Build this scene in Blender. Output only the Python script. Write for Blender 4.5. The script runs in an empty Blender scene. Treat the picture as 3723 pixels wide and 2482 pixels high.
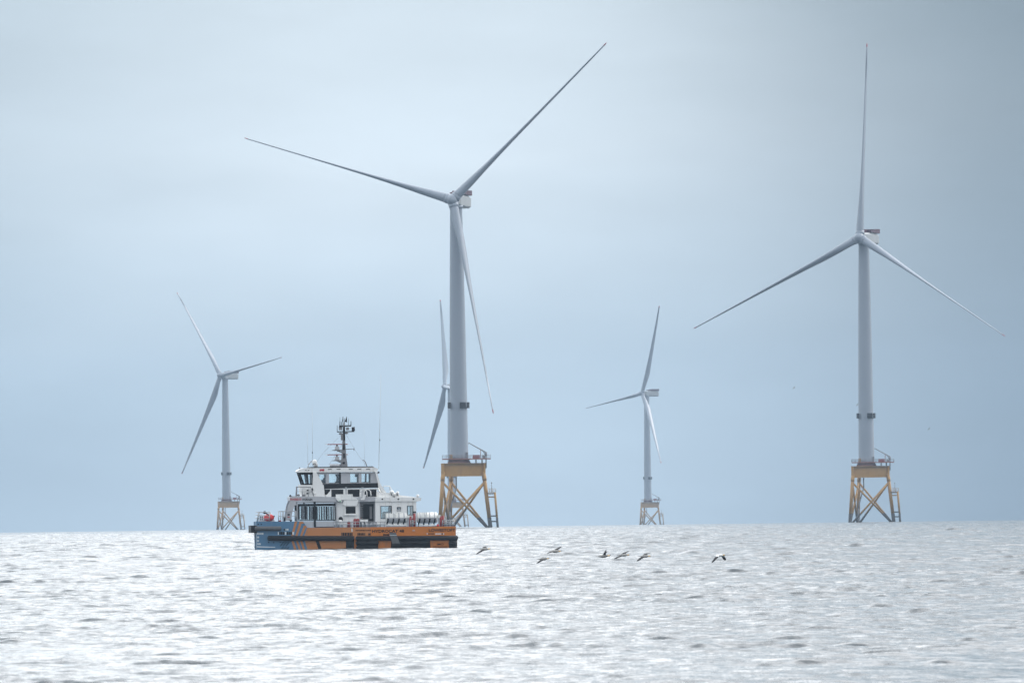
import bpy, math, random
import numpy as np
from mathutils import Vector, Matrix
R = math.radians
scene = bpy.context.scene
COL = scene.collection
RE = 6.371e6

# ---------------------------------------------------------------- camera
CAM_H = 5.3
FPX = 600/36*3723            # focal length in photograph pixels
cam_d = bpy.data.cameras.new('camera')
cam = bpy.data.objects.new('camera', cam_d); COL.objects.link(cam)
cam_d.lens = 600; cam_d.sensor_width = 36
cam_d.clip_start = 1; cam_d.clip_end = 80000
CM = Matrix.Rotation(R(90+0.546), 4, 'X') @ Matrix.Rotation(R(-0.70), 4, 'Z')
cam.matrix_world = Matrix.Translation((0, 0, CAM_H)) @ CM
cam_d.dof.use_dof = True; cam_d.dof.focus_distance = 2250; cam_d.dof.aperture_fstop = 9
scene.camera = cam

def at(px, py, Y):           # photograph pixel + depth -> world point
    d = CM.to_3x3() @ Vector(((px-1861.5)/FPX, (1241-py)/FPX, -1))
    return Vector((0, 0, CAM_H)) + d*(Y/d.y)
def drop(x, y): return -(x*x+y*y)/(2*RE)

# ---------------------------------------------------------------- sky
scene.view_settings.view_transform = 'Standard'
scene.view_settings.look = 'None'
scene.view_settings.exposure = 0.2
SUN_EL, SUN_AZ = 42, 62      # azimuth clockwise from +Y
world = bpy.data.worlds.new('World'); scene.world = world; world.use_nodes = True
class NT:
    def __init__(s, tree): s.t = tree; s.n = tree.nodes; s.l = tree.links
    def node(s, typ, **kw):
        n = s.n.new(typ)
        for k, v in kw.items():
            if k.startswith('i_'):
                k = k[2:]; k = int(k) if k.isdigit() else k.replace('_', ' ')
                if isinstance(v, bpy.types.NodeSocket): s.l.new(v, n.inputs[k])
                else: n.inputs[k].default_value = v
            else: setattr(n, k, v)
        return n
    def math(s, op, a, b=0.0, c=0.0, clamp=False):
        n = s.node('ShaderNodeMath', operation=op, use_clamp=clamp)
        for i, v in enumerate((a, b, c)):
            if isinstance(v, bpy.types.NodeSocket): s.l.new(v, n.inputs[i])
            else: n.inputs[i].default_value = v
        return n.outputs[0]
    def mix(s, f, a, b, blend='MIX'):
        n = s.node('ShaderNodeMix', data_type='RGBA', blend_type=blend)
        for i, v in ((0, f), (6, a), (7, b)):
            if isinstance(v, bpy.types.NodeSocket): s.l.new(v, n.inputs[i])
            else: n.inputs[i].default_value = v if i == 0 else (*v, 1)
        return n.outputs[2]
    def ramp(s, f, pts, interp='LINEAR'):
        n = s.n.new('ShaderNodeValToRGB'); s.l.new(f, n.inputs[0]); cr = n.color_ramp; cr.interpolation = interp
        while len(cr.elements) < len(pts): cr.elements.new(0.5)
        for e, (p, c) in zip(cr.elements, pts):
            e.position = p; e.color = (*c, 1) if len(c) == 3 else c
        return n.outputs[0]
    def smooth(s, v, a, b, o0=0.0, o1=1.0):
        n = s.node('ShaderNodeMapRange', interpolation_type='SMOOTHSTEP')
        s.l.new(v, n.inputs[0]); n.inputs[1].default_value = a; n.inputs[2].default_value = b
        n.inputs[3].default_value = o0; n.inputs[4].default_value = o1
        return n.outputs[0]

def build_world():
    t = NT(world.node_tree); t.n.clear()
    out = t.node('ShaderNodeOutputWorld'); bg = t.node('ShaderNodeBackground')
    t.l.new(bg.outputs[0], out.inputs[0])
    tc = t.node('ShaderNodeTexCoord')
    sep = t.node('ShaderNodeSeparateXYZ'); t.l.new(tc.outputs['Generated'], sep.inputs[0])
    x, y, z = sep.outputs
    el = t.math('MULTIPLY', t.math('ARCSINE', z), 57.29578)
    az = t.math('MULTIPLY', t.math('ARCTAN2', x, y), 57.29578)
    # soft cloud structure: noise over (azimuth, elevation) in degrees, stretched sideways
    def nz(sx, sy, off, det=3.0):
        cb = t.node('ShaderNodeCombineXYZ')
        t.l.new(t.math('MULTIPLY', az, sx), cb.inputs[0]); t.l.new(t.math('MULTIPLY', el, sy), cb.inputs[1]); cb.inputs[2].default_value = off
        n = t.node('ShaderNodeTexNoise'); t.l.new(cb.outputs[0], n.inputs['Vector'])
        n.inputs['Scale'].default_value = 1.0; n.inputs['Detail'].default_value = det; n.inputs['Roughness'].default_value = 0.5
        return t.math('SUBTRACT', n.outputs[0], 0.5)
    n1 = nz(0.45, 1.3, 3.1); n2 = nz(1.1, 4.2, 7.7, 4.0)
    # colour with elevation above the sea
    elw = t.math('ADD', el, t.math('MULTIPLY', n1, 0.9))
    low = t.ramp(t.math('DIVIDE', elw, 3.0, clamp=True), [
        (0.0, (0.52, 0.66, 0.79)), (0.12, (0.54, 0.68, 0.80)), (0.40, (0.67, 0.77, 0.855)), (0.62, (0.58, 0.675, 0.75)), (1.0, (0.50, 0.60, 0.68))])
    # the high overcast: much brighter than the bank at the horizon
    hi = t.ramp(t.math('DIVIDE', el, 90, clamp=True), [
        (0.0, (0.62, 0.68, 0.74)), (0.06, (1.92, 1.94, 1.97)), (0.2, (2.48, 2.50, 2.54)), (0.5, (1.6, 1.63, 1.68)), (1.0, (1.3, 1.33, 1.38))], 'EASE')
    c = t.mix(t.smooth(el, 2.4, 6.0), low, hi)
    # darker cloud to the right of the view
    azw = t.math('ADD', az, t.math('ADD', t.math('MULTIPLY', n1, 0.7), t.math('MULTIPLY', el, 0.10)))
    dk = t.math('MULTIPLY', t.smooth(azw, 0.0, 2.1), t.smooth(az, 60, 8))
    c = t.mix(t.math('MULTIPLY', dk, t.smooth(el, 30, 3)), c, t.mix(1.0, c, (0.32, 0.365, 0.40), 'MULTIPLY'))
    # left edge slightly greyer
    c = t.mix(t.math('MULTIPLY', t.smooth(az, -0.5, -2.2), 0.42), c, t.mix(1.0, c, (0.42, 0.5, 0.55), 'MULTIPLY'))
    # behind the camera the cloud is thicker
    back = t.smooth(y, 0.2, -0.7)
    c = t.mix(t.math('MULTIPLY', back, 0.75), c, (0.70, 0.75, 0.83))
    m = t.math('ADD', 1.0, t.math('ADD', t.math('MULTIPLY', n1, 0.34), t.math('MULTIPLY', n2, 0.20)))
    vm = t.node('ShaderNodeVectorMath', operation='SCALE'); t.l.new(c, vm.inputs[0]); t.l.new(m, vm.inputs['Scale'])
    # physical sky glow behind the overcast
    sky = t.node('ShaderNodeTexSky', sky_type='NISHITA'); sky.sun_disc = False
    sky.sun_elevation = R(SUN_EL); sky.sun_rotation = R(SUN_AZ)
    sv = t.node('ShaderNodeVectorMath', operation='SCALE'); t.l.new(sky.outputs[0], sv.inputs[0]); sv.inputs['Scale'].default_value = 0.06
    v10 = t.node('ShaderNodeVectorMath', operation='SCALE'); t.l.new(vm.outputs[0], v10.inputs[0]); v10.inputs['Scale'].default_value = 10
    ad = t.node('ShaderNodeVectorMath', operation='ADD'); t.l.new(v10.outputs[0], ad.inputs[0]); t.l.new(sv.outputs[0], ad.inputs[1])
    t.l.new(ad.outputs[0], bg.inputs[0]); bg.inputs[1].default_value = 0.1
build_world()

sun_d = bpy.data.lights.new('sun', 'SUN'); sun = bpy.data.objects.new('sun', sun_d); COL.objects.link(sun)
sun_d.energy = 1.2; sun_d.angle = R(12); sun_d.color = (1.0, 0.97, 0.93)
sv = Vector((math.sin(R(SUN_AZ))*math.cos(R(SUN_EL)), math.cos(R(SUN_AZ))*math.cos(R(SUN_EL)), math.sin(R(SUN_EL))))
sun.rotation_euler = sv.to_track_quat('Z', 'Y').to_euler()
sun.location = (0, 0, 150)

scene.render.engine = 'CYCLES'
scene.cycles.use_denoising = True; scene.cycles.use_adaptive_sampling = False
scene.cycles.max_bounces = 6; scene.cycles.volume_bounces = 0; scene.cycles.transparent_max_bounces = 12
scene.cycles.caustics_reflective = False; scene.cycles.caustics_refractive = False

# ---------------------------------------------------------------- materials
def pmat(name, col, rough=0.5, metal=0.0, var=0.10, scale=1.5, stain=None, spec=0.5, bump=0.0):
    m = bpy.data.materials.new(name); m.use_nodes = True
    t = NT(m.node_tree); b = t.n['Principled BSDF']
    tc = t.node('ShaderNodeTexCoord')
    n = t.node('ShaderNodeTexNoise', i_Scale=scale, i_Detail=5.0); t.l.new(tc.outputs['Object'], n.inputs['Vector'])
    c = t.mix(n.outputs[0], tuple(v*(1-var) for v in col), tuple(min(1, v*(1+var)) for v in col))
    if stain:
        mp = t.node('ShaderNodeMapping'); mp.inputs['Scale'].default_value = (3, 3, 0.35); t.l.new(tc.outputs['Object'], mp.inputs[0])
        n2 = t.node('ShaderNodeTexNoise', i_Scale=stain[1], i_Detail=6.0); t.l.new(mp.outputs[0], n2.inputs['Vector'])
        c = t.mix(t.math('MULTIPLY', t.smooth(n2.outputs[0], 0.52, 0.75), stain[2]), c, stain[0])
    t.l.new(c, b.inputs['Base Color'])
    b.inputs['Roughness'].default_value = rough; b.inputs['Metallic'].default_value = metal
    b.inputs['Specular IOR Level'].default_value = spec
    if bump:
        bn = t.node('ShaderNodeBump', i_Strength=bump, i_Distance=0.05); t.l.new(n.outputs[0], bn.inputs['Height']); t.l.new(bn.outputs[0], b.inputs['Normal'])
    return m
RUST = (0.16, 0.08, 0.04)
M = dict(
    tower=pmat('pale_grey_tower_paint', (0.28, 0.32, 0.37), 0.45, var=0.05, scale=0.08),
    blade=pmat('grey_blade_gelcoat', (0.29, 0.33, 0.38), 0.35, var=0.04, scale=0.1),
    nacelle=pmat('pale_nacelle_shell', (0.36, 0.38, 0.385), 0.45, var=0.05, scale=0.3),
    dred=pmat('dark_red_panels', (0.06, 0.010, 0.025), 0.55, var=0.2, scale=0.8),
    tipred=pmat('red_blade_tip', (0.33, 0.06, 0.08), 0.5),
    yellow=pmat('ochre_jacket_paint', (0.40, 0.215, 0.045), 0.6, var=0.14, scale=0.5, stain=(RUST, 0.25, 0.5)),
    marine=pmat('dark_splash_zone', (0.045, 0.042, 0.04), 0.8, var=0.4, scale=1.2),
    steel=pmat('grey_steel', (0.20, 0.20, 0.21), 0.6, var=0.2),
    rustred=pmat('rusty_red_steel', (0.26, 0.11, 0.08), 0.7, var=0.25),
    dark=pmat('near_black', (0.008, 0.009, 0.011), 0.6, var=0.3, spec=0.2),
    white=pmat('white_boat_paint', (0.84, 0.84, 0.82), 0.35, var=0.04, scale=0.8, stain=((0.42, 0.37, 0.3), 0.9, 0.35)),
    greyw=pmat('light_grey_boat_paint', (0.46, 0.47, 0.49), 0.4, var=0.06, scale=1.0, stain=((0.28, 0.26, 0.24), 0.9, 0.35)),
    blue=pmat('steel_blue_hull_paint', (0.065, 0.175, 0.30), 0.4, var=0.10, scale=1.2, stain=((0.16, 0.22, 0.28), 0.8, 0.4)),
    orange=pmat('orange_hull_paint', (0.52, 0.155, 0.008), 0.42, var=0.08, scale=1.2, stain=((0.26, 0.11, 0.04), 0.8, 0.5)),
    orange2=pmat('faded_orange_hull_paint', (0.46, 0.18, 0.05), 0.5, var=0.08, scale=1.2, stain=((0.28, 0.14, 0.07), 0.8, 0.4)),
    rubber=pmat('black_fender_rubber', (0.010, 0.010, 0.012), 0.6, spec=0.25, var=0.4, scale=1.5, bump=0.2),
    greyrub=pmat('worn_grey_rubber', (0.10, 0.105, 0.11), 0.7, var=0.4, scale=2.0, bump=0.2),
    red=pmat('bright_red_plastic', (0.75, 0.05, 0.05), 0.35, var=0.06),
    mred=pmat('dark_red_paint', (0.28, 0.03, 0.03), 0.5, var=0.15),
    alu=pmat('bare_aluminium', (0.42, 0.43, 0.44), 0.4, 0.6, var=0.15),
    ink=pmat('black_lettering', (0.008, 0.008, 0.009), 0.7, spec=0.1),
    inkred=pmat('red_lettering', (0.45, 0.04, 0.05), 0.5),
    inkw=pmat('white_lettering', (0.65, 0.70, 0.72), 0.5),
    canister=pmat('white_glassfibre', (0.80, 0.80, 0.76), 0.3, var=0.04),
    bwing_shade=pmat('shaded_underwing_feathers', (0.05, 0.05, 0.05), 0.9, var=0.15, scale=8),  # inner wing: shade of the underside painted into the feather colour
    bright=pmat('bright_white_feathers', (0.86, 0.86, 0.84), 0.9, var=0.03, scale=8),
    bwhite_shade=pmat('shaded_white_feathers', (0.36, 0.35, 0.33), 0.9, var=0.05, scale=8),  # white plumage darkened in the base colour to stand for backlit shade
    bhead=pmat('buff_yellow_feathers', (0.75, 0.50, 0.22), 0.9, var=0.1, scale=8),
    bblack=pmat('black_wing_feathers', (0.018, 0.017, 0.02), 0.7, var=0.3, scale=8),
    bill=pmat('grey_bill', (0.18, 0.20, 0.22), 0.4),
    green=pmat('green_sidelight', (0.05, 0.4, 0.15), 0.4),
)
def glass(name, tint, refl=0.12):
    m = bpy.data.materials.new(name); m.use_nodes = True; t = NT(m.node_tree); t.n.clear()
    o = t.node('ShaderNodeOutputMaterial'); mx = t.node('ShaderNodeMixShader')
    tr = t.node('ShaderNodeBsdfTransparent'); tr.inputs[0].default_value = (*tint, 1)
    gl = t.node('ShaderNodeBsdfGlossy'); gl.inputs['Roughness'].default_value = 0.05; gl.inputs[0].default_value = (0.9, 0.95, 1, 1)
    mx.inputs[0].default_value = refl
    t.l.new(tr.outputs[0], mx.inputs[1]); t.l.new(gl.outputs[0], mx.inputs[2]); t.l.new(mx.outputs[0], o.inputs[0])
    return m
M['glass'] = glass('pale_cyan_glass', (0.965, 0.995, 0.995), 0.06)
M['tint'] = glass('tinted_glass', (0.89, 0.925, 0.92), 0.10)

# ---------------------------------------------------------------- mesh helpers
def link(o, parent=None):
    COL.objects.link(o)
    if parent is not None: o.parent = parent
    return o
def tag(o, label=None, cat=None, group=None, kind=None):
    if label: o['label'] = label
    if cat: o['category'] = cat
    if group: o['group'] = group
    if kind: o['kind'] = kind
    return o
def empty(name, loc, rz=0): 
    o = bpy.data.objects.new(name, None); o.location = loc; o.rotation_euler = (0, 0, rz); o.empty_display_size = 0.5
    return link(o)

class MB:
    def __init__(s): s.v = []; s.f = []; s.m = []; s.sm = []; s.mats = []
    def mi(s, mat):
        if mat not in s.mats: s.mats.append(mat)
        return s.mats.index(mat)
    def add(s, vs, fs, mat, smooth=False):
        o = len(s.v); s.v += [tuple(v) for v in vs]; k = s.mi(mat)
        for f in fs: s.f.append([i+o for i in f]); s.m.append(k); s.sm.append(smooth)
        return s
    def box(s, a, b, mat):
        x0, y0, z0 = (min(p, q) for p, q in zip(a, b)); x1, y1, z1 = (max(p, q) for p, q in zip(a, b))
        v = [(x0,y0,z0),(x1,y0,z0),(x1,y1,z0),(x0,y1,z0),(x0,y0,z1),(x1,y0,z1),(x1,y1,z1),(x0,y1,z1)]
        return s.add(v, [(0,3,2,1),(4,5,6,7),(0,1,5,4),(1,2,6,5),(2,3,7,6),(3,0,4,7)], mat)
    def cyl(s, p, q, r0, r1=None, mat=None, n=12, caps=True):
        r1 = r0 if r1 is None else r1
        p = Vector(p); q = Vector(q); d = (q-p).normalized()
        a = d.orthogonal().normalized(); b = d.cross(a)
        v = []
        for c, r in ((p, r0), (q, r1)):
            for i in range(n):
                t = 2*math.pi*i/n; v.append(c + (a*math.cos(t)+b*math.sin(t))*r)
        s.add(v, [(i, (i+1) % n, n+(i+1) % n, n+i) for i in range(n)], mat, True)
        if caps: s.add(v, [tuple(range(n))[::-1], tuple(range(n, 2*n))], mat)
        return s
    def tube(s, pts, r, mat, n=8):
        for a, b in zip(pts, pts[1:]): s.cyl(a, b, r, r, mat, n)
        for a in pts[1:-1]: s.ball(a, (r, r, r), mat, 6, 4)
        return s
    def ball(s, c, rad, mat, n=16, k=9):
        v = []; c = Vector(c)
        for j in range(k+1):
            ph = math.pi*j/k
            for i in range(n):
                t = 2*math.pi*i/n
                v.append((c.x+rad[0]*math.sin(ph)*math.cos(t), c.y+rad[1]*math.sin(ph)*math.sin(t), c.z+rad[2]*math.cos(ph)))
        return s.add(v, [(j*n+i, (j+1)*n+i, (j+1)*n+(i+1) % n, j*n+(i+1) % n) for j in range(k) for i in range(n)], mat, True)
    def loft(s, rings, mat, smooth=True, caps=True, matf=None):
        n = len(rings[0]); v = [p for r in rings for p in r]
        for j in range(len(rings)-1):
            mm = matf(j) if matf else mat
            s.add(v[j*n:(j+2)*n], [(i, (i+1) % n, n+(i+1) % n, n+i) for i in range(n)], mm, smooth)
        if caps: s.add(rings[0], [tuple(range(n))[::-1]], matf(0) if matf else mat); s.add(rings[-1], [tuple(range(n))], matf(len(rings)-2) if matf else mat)
        return s
    def prism(s, poly, ya, yb, mat):          # polygon in (x, z), extruded along y
        n = len(poly)
        v = [(p[0], ya, p[1]) for p in poly]+[(p[0], yb, p[1]) for p in poly]
        return s.add(v, [tuple(range(n)), tuple(range(n, 2*n))[::-1]]+[(i, n+i, n+(i+1) % n, (i+1) % n) for i in range(n)], mat)
    def mesh(s, name):
        me = bpy.data.meshes.new(name); me.from_pydata(s.v, [], s.f)
        for m in s.mats: me.materials.append(m)
        me.polygons.foreach_set('material_index', s.m); me.polygons.foreach_set('use_smooth', s.sm)
        import bmesh
        bm = bmesh.new(); bm.from_mesh(me); bmesh.ops.remove_doubles(bm, verts=bm.verts, dist=1e-4)
        bmesh.ops.recalc_face_normals(bm, faces=bm.faces); bm.to_mesh(me); bm.free(); me.update()
        return me
    def build(s, name, parent=None):
        return link(bpy.data.objects.new(name, s.mesh(name)), parent)

# ---------------------------------------------------------------- sea
def build_sea():
    rng = np.random.RandomState(11)
    # dense wedge in front of the camera, row spacing growing with distance
    rows = [380.0]
    while rows[-1] < 9500: rows.append(rows[-1]*(1+(0.00042 if rows[-1] < 5200 else 0.0011)))
    r = np.array(rows); dr = np.gradient(r)
    half = R(2.5); NA = 710
    a = np.linspace(-half, half, NA)
    X = (r[:, None]*np.sin(a)[None, :]).astype(np.float64); Y = (r[:, None]*np.cos(a)[None, :])
    rr = r[:, None]; DR = dr[:, None]; DX = rr*(a[1]-a[0])
    Z = np.zeros_like(X)
    N = 150
    lam = np.exp(rng.uniform(np.log(0.7), np.log(11), N))
    th = rng.normal(R(7), R(26), N)
    ph = rng.uniform(0, 2*np.pi, N)
    for L, t, p in zip(lam, th, ph):
        k = 2*np.pi/L
        s = 0.0228*(1.0 if L < 1.4 else (1.4/L)**0.95)
        w = np.clip((L*0.42/DR - 0.6)/0.8, 0, 1)
        if w.max() <= 0: continue
        n = int(np.count_nonzero(w[:, 0] > 0))
        kx, ky = k*np.sin(t), k*np.cos(t)
        if L > 2.2: w = w*(1+0.7*np.clip((rr-900)/2200, 0, 1))   # the open water offshore is rougher
        f = kx*X[:n]+ky*Y[:n]+p
        Z[:n] += w[:n]*(s/k)*(np.sin(f)+0.35*np.sin(2*f))
    # gusty patches: rougher and calmer water
    g = np.zeros_like(Z)
    for i in range(10):
        L = np.exp(rng.uniform(np.log(14), np.log(160))); t = rng.uniform(0, 2*np.pi); k = 2*np.pi/L
        g += np.cos(k*np.sin(t)*X+0.35*k*np.cos(t)*Y+rng.uniform(0, 6.28))
    g = 1/(1+np.exp(-1.1*g/2.2))
    g2 = np.zeros_like(Z)                          # wave groups: a few steep crests, flatter water between
    for i in range(12):
        L = np.exp(rng.uniform(np.log(3.5), np.log(22))); t = rng.uniform(-1.2, 1.2); k = 2*np.pi/L
        g2 += np.cos(k*np.sin(t)*X+0.6*k*np.cos(t)*Y+rng.uniform(0, 6.28))
    g2 = 1/(1+np.exp(-1.6*(g2-1.6)/2.45))
    Z *= (0.66+0.75*g)*(0.78+0.70*g2)
    Z *= 0.62+0.38*np.clip((rr-450)/500, 0, 1)     # calmer inshore
    Z = Z + 1.1*np.clip(Z, 0, None)**2            # crests peaked, troughs flat
    edge = np.clip((half-np.abs(a))/R(0.15), 0, 1)[None, :]
    Z *= edge
    Z += -(X*X+Y*Y)/(2*RE)
    nr = len(r)
    V = [np.stack([X, Y, Z], -1).reshape(-1, 3)]
    idx = np.arange(nr*NA).reshape(nr, NA)
    F = [np.stack([idx[:-1, :-1], idx[:-1, 1:], idx[1:, 1:], idx[1:, :-1]], -1).reshape(-1, 4)]
    off = nr*NA
    def patch(rs, an):
        nonlocal off
        rs = np.array(rs); an = np.array(an)
        x = rs[:, None]*np.sin(an)[None]; y = rs[:, None]*np.cos(an)[None]
        V.append(np.stack([x, y, -(x*x+y*y)/(2*RE)], -1).reshape(-1, 3))
        i2 = off+np.arange(len(rs)*len(an)).reshape(len(rs), len(an))
        F.append(np.stack([i2[:-1, :-1], i2[:-1, 1:], i2[1:, 1:], i2[1:, :-1]], -1).reshape(-1, 4)); off += len(rs)*len(an)
    big = list(np.geomspace(0.5, 380, 14))
    patch(big, np.linspace(-math.pi, math.pi, 97))                       # round the camera
    out = list(np.linspace(380, 9500, 60))+list(np.linspace(9800, 21500, 40))
    patch(out, np.linspace(half, 2*math.pi-half, 180))                   # all other directions
    patch([r[-1]]+list(np.linspace(9800, 21500, 40)), a[::20].tolist()+[a[-1]])
    V = np.concatenate(V); F = np.concatenate(F)
    me = bpy.data.meshes.new('sea')
    me.vertices.add(len(V)); me.vertices.foreach_set('co', V.astype(np.float32).ravel())
    me.loops.add(F.size); me.loops.foreach_set('vertex_index', F.astype(np.int32).ravel())
    me.polygons.add(len(F)); me.polygons.foreach_set('loop_start', np.arange(0, F.size, 4, dtype=np.int32))
    me.polygons.foreach_set('use_smooth', np.ones(len(F), bool))
    me.update(calc_edges=True)
    m = bpy.data.materials.new('grey_sea_water'); m.use_nodes = True; t = NT(m.node_tree); b = t.n['Principled BSDF']
    b.inputs['Base Color'].default_value = (0.018, 0.032, 0.042, 1)
    b.inputs['IOR'].default_value = 1.333
    geo = t.node('ShaderNodeNewGeometry')
    cd = t.node('ShaderNodeVectorMath', operation='LENGTH'); t.l.new(geo.outputs['Position'], cd.inputs[0])
    mp = t.node('ShaderNodeMapping'); mp.inputs['Scale'].default_value = (1.0, 0.45, 1); t.l.new(geo.outputs['Position'], mp.inputs[0])
    n = t.node('ShaderNodeTexNoise', i_Scale=4.5, i_Detail=3.0); t.l.new(mp.outputs[0], n.inputs['Vector'])
    n2 = t.node('ShaderNodeTexNoise', i_Scale=0.55, i_Detail=5.0); t.l.new(mp.outputs[0], n2.inputs['Vector'])
    bp0 = t.node('ShaderNodeBump', i_Strength=0.7, i_Distance=0.26); t.l.new(n2.outputs[0], bp0.inputs['Height'])
    bp = t.node('ShaderNodeBump', i_Strength=0.6, i_Distance=0.035); t.l.new(n.outputs[0], bp.inputs['Height']); t.l.new(bp0.outputs[0], bp.inputs['Normal'])
    # cat's paws: patches of ruffled and of smoother water, longer streaks farther out
    def paws(sx, sy, det):
        m2 = t.node('ShaderNodeMapping'); m2.inputs['Scale'].default_value = (sx, sy, 1); m2.inputs['Rotation'].default_value = (0, 0, 0.12); t.l.new(geo.outputs['Position'], m2.inputs[0])
        nn = t.node('ShaderNodeTexNoise', i_Scale=1.0, i_Detail=det, i_Roughness=0.65); t.l.new(m2.outputs[0], nn.inputs['Vector']); return nn.outputs[0]
    far = t.smooth(cd.outputs['Value'], 800, 2600)
    pw = t.node('ShaderNodeMix'); t.l.new(far, pw.inputs[0]); t.l.new(paws(0.9, 0.25, 4.0), pw.inputs[2]); t.l.new(paws(0.55, 0.035, 5.0), pw.inputs[3])
    pv = t.smooth(pw.outputs[0], 0.42, 0.66)
    t.l.new(t.math('ADD', t.math('MULTIPLY', pv, 0.22), 0.08), b.inputs['Roughness'])
    t.l.new(t.math('ADD', t.math('MULTIPLY', pv, 0.9), 0.25), bp.inputs['Strength'])
    t.l.new(bp.outputs[0], b.inputs['Normal'])
    me.materials.append(m)
    o = bpy.data.objects.new('sea', me); link(o); o['kind'] = 'structure'
build_sea()

# ---------------------------------------------------------------- wind turbines
TOWER_TOP = 118.3; HUB_Z = 120.4; OVER = 4.6
JA = [R(-10.8), R(-130.8), R(-250.8)]           # leg directions in plan
def ring(c, r, a): return Vector((c[0]+r*math.cos(a), c[1]+r*math.sin(a), c[2]))
def leg_pt(a, z):                             # battered legs
    r = 9.0+(21.0-z)*0.115
    return Vector((r*math.cos(a), r*math.sin(a), z))
TM = {}
def turbine_meshes():
    def two_tone(p, q, rad, zs=3.6):          # tube with dark splash zone below zs
        mb = MB(); p = Vector(p); q = Vector(q)
        if q.z < p.z: p, q = q, p
        if p.z < zs < q.z:
            mid = p.lerp(q, (zs-p.z)/(q.z-p.z)); mb.cyl(p, mid, rad*1.08, rad*1.06, M['marine'], 14); mb.cyl(mid, q, rad, rad, M['yellow'], 14)
        else: mb.cyl(p, q, rad, rad, M['marine'] if q.z <= zs else M['yellow'], 14)
        return mb
    legs = []
    for a in JA:
        mb = two_tone(leg_pt(a, -6), leg_pt(a, 20.5), 0.72)
        mb.cyl(leg_pt(a, 17.2), leg_pt(a, 18.9), 0.80, 0.80, M['yellow'], 14)
        legs.append(mb.mesh('jacket_leg'))
    braces = []
    for i in range(3):
        a, b = JA[i], JA[(i+1) % 3]
        for s, e in ((a, b), (b, a)):
            braces.append(two_tone(leg_pt(s, 16.8), leg_pt(e, -1.5), 0.42).mesh('jacket_brace'))
    TM['legs'], TM['braces'] = legs, braces
    # transition piece: triangular box girder with rounded corner nodes
    mb = MB(); z0, z1 = 18.9, 23.5
    pts = []
    for a in JA:
        c = leg_pt(a, 20); 
        for da in (-60, -30, 0, 30, 60):
            pts.append((c.x+0.75*math.cos(a+R(da)), c.y+0.75*math.sin(a+R(da))))
    mb.loft([[Vector((x, y, z)) for x, y in pts] for z in (z0, z1)], M['yellow'], smooth=False)
    mb.loft([[Vector((x*1.012, y*1.012, z)) for x, y in pts] for z in (z1+0.01, z1+0.25)], M['yellow'], smooth=False)
    mb.cyl((0, 0, z1+0.26), (0, 0, 25.0), 4.3, 3.7, M['rustred'], 32)
    TM['tp'] = mb.mesh('transition_piece')
    # deck
    mb = MB(); dz = 25.02
    deck = [(-6.2, -5.2), (4, -5.2), (11.6, -3.2), (11.6, 3.2), (4, 5.2), (-6.2, 5.2)]
    mb.loft([[Vector((x, y, z)) for x, y in deck] for z in (dz, dz+0.45)], M['rustred'], smooth=False)
    mb.cyl((6.2, -1, 23.7), (6.2, -1, dz), 0.25, 0.25, M['steel']); mb.cyl((8.4, 1, 23.7), (8.4, 1, dz), 0.25, 0.25, M['steel'])
    mb.box((5.0, -3.4, dz+0.45), (7.6, -1.6, dz+1.6), M['mred'])
    mb.box((-3.6, -5.0, dz+0.45), (-2.4, -4.2, dz+1.9), M['yellow'])
    mb.box((8.6, -2.6, dz+0.45), (9.6, -1.2, dz+1.5), M['steel'])
    TM['deck'] = mb.mesh('deck')
    mb = MB()
    for i in range(6):
        p, q = Vector((*deck[i], dz+0.45)), Vector((*deck[(i+1) % 6], dz+0.45)); n = max(2, int((q-p).length/1.4))
        for k in range(n):
            c = p.lerp(q, k/n); mb.cyl(c, c+Vector((0, 0, 1.2)), 0.06, 0.06, M['steel'], 5)
        for h in (0.45, 0.8, 1.2): mb.cyl(p+Vector((0, 0, h)), q+Vector((0, 0, h)), 0.05, 0.05, M['steel'], 5)
    TM['rail'] = mb.mesh('railing')
    # deck crane: post, down-brace on the girder and a raised jib folded back towards the tower
    mb = MB()
    mb.tube([(8.6, -1.5, 21.2), (9.9, -1.8, 22.0), (9.9, -1.8, 27.4)], 0.22, M['steel'], 8)
    mb.cyl((9.9, -1.8, 26.2), (9.9, -1.8, 27.6), 0.45, 0.4, M['steel'])
    mb.cyl((10.2, -1.8, 27.4), (3.5, -2.4, 31.2), 0.24, 0.14, M['steel'], 8)
    mb.cyl((9.9, -1.8, 26.0), (8.6, -1.9, 28.6), 0.14, 0.14, M['steel'], 6)
    mb.cyl((7.9, -2.0, 25.4), (7.9, -2.0, 28.7), 0.13, 0.13, M['rustred'], 6)
    mb.cyl((3.5, -2.4, 31.2), (3.5, -2.4, 30.6), 0.05, 0.05, M['steel'], 5)
    TM['crane'] = mb.mesh('deck_crane')
    # boat landing with ladder beside the outermost leg
    mb = MB(); a = JA[0]; out = Vector((math.cos(a), math.sin(a), 0))
    top = leg_pt(a, 12.8)+out*3.3; bot = leg_pt(a, -3)+out*2.6
    mid = bot.lerp(top, (3.4-bot.z)/(top.z-bot.z))
    for dy in (-0.8, 0.8):
        d = Vector((0, dy, 0)); mb.cyl(bot+d, mid+d, 0.46, 0.44, M['marine'], 12); mb.cyl(mid+d, top+d, 0.40, 0.40, M['yellow'], 12)
    for z in (11.2, 12.4): mb.cyl(leg_pt(a, z)+out*0.6, leg_pt(a, z)+out*3.2, 0.22, 0.22, M['yellow'], 8)
    for z in (2.2, 4.2): mb.cyl(leg_pt(a, z)+out*0.6, leg_pt(a, z)+out*2.8, 0.24, 0.24, M['marine'], 8)
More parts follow.
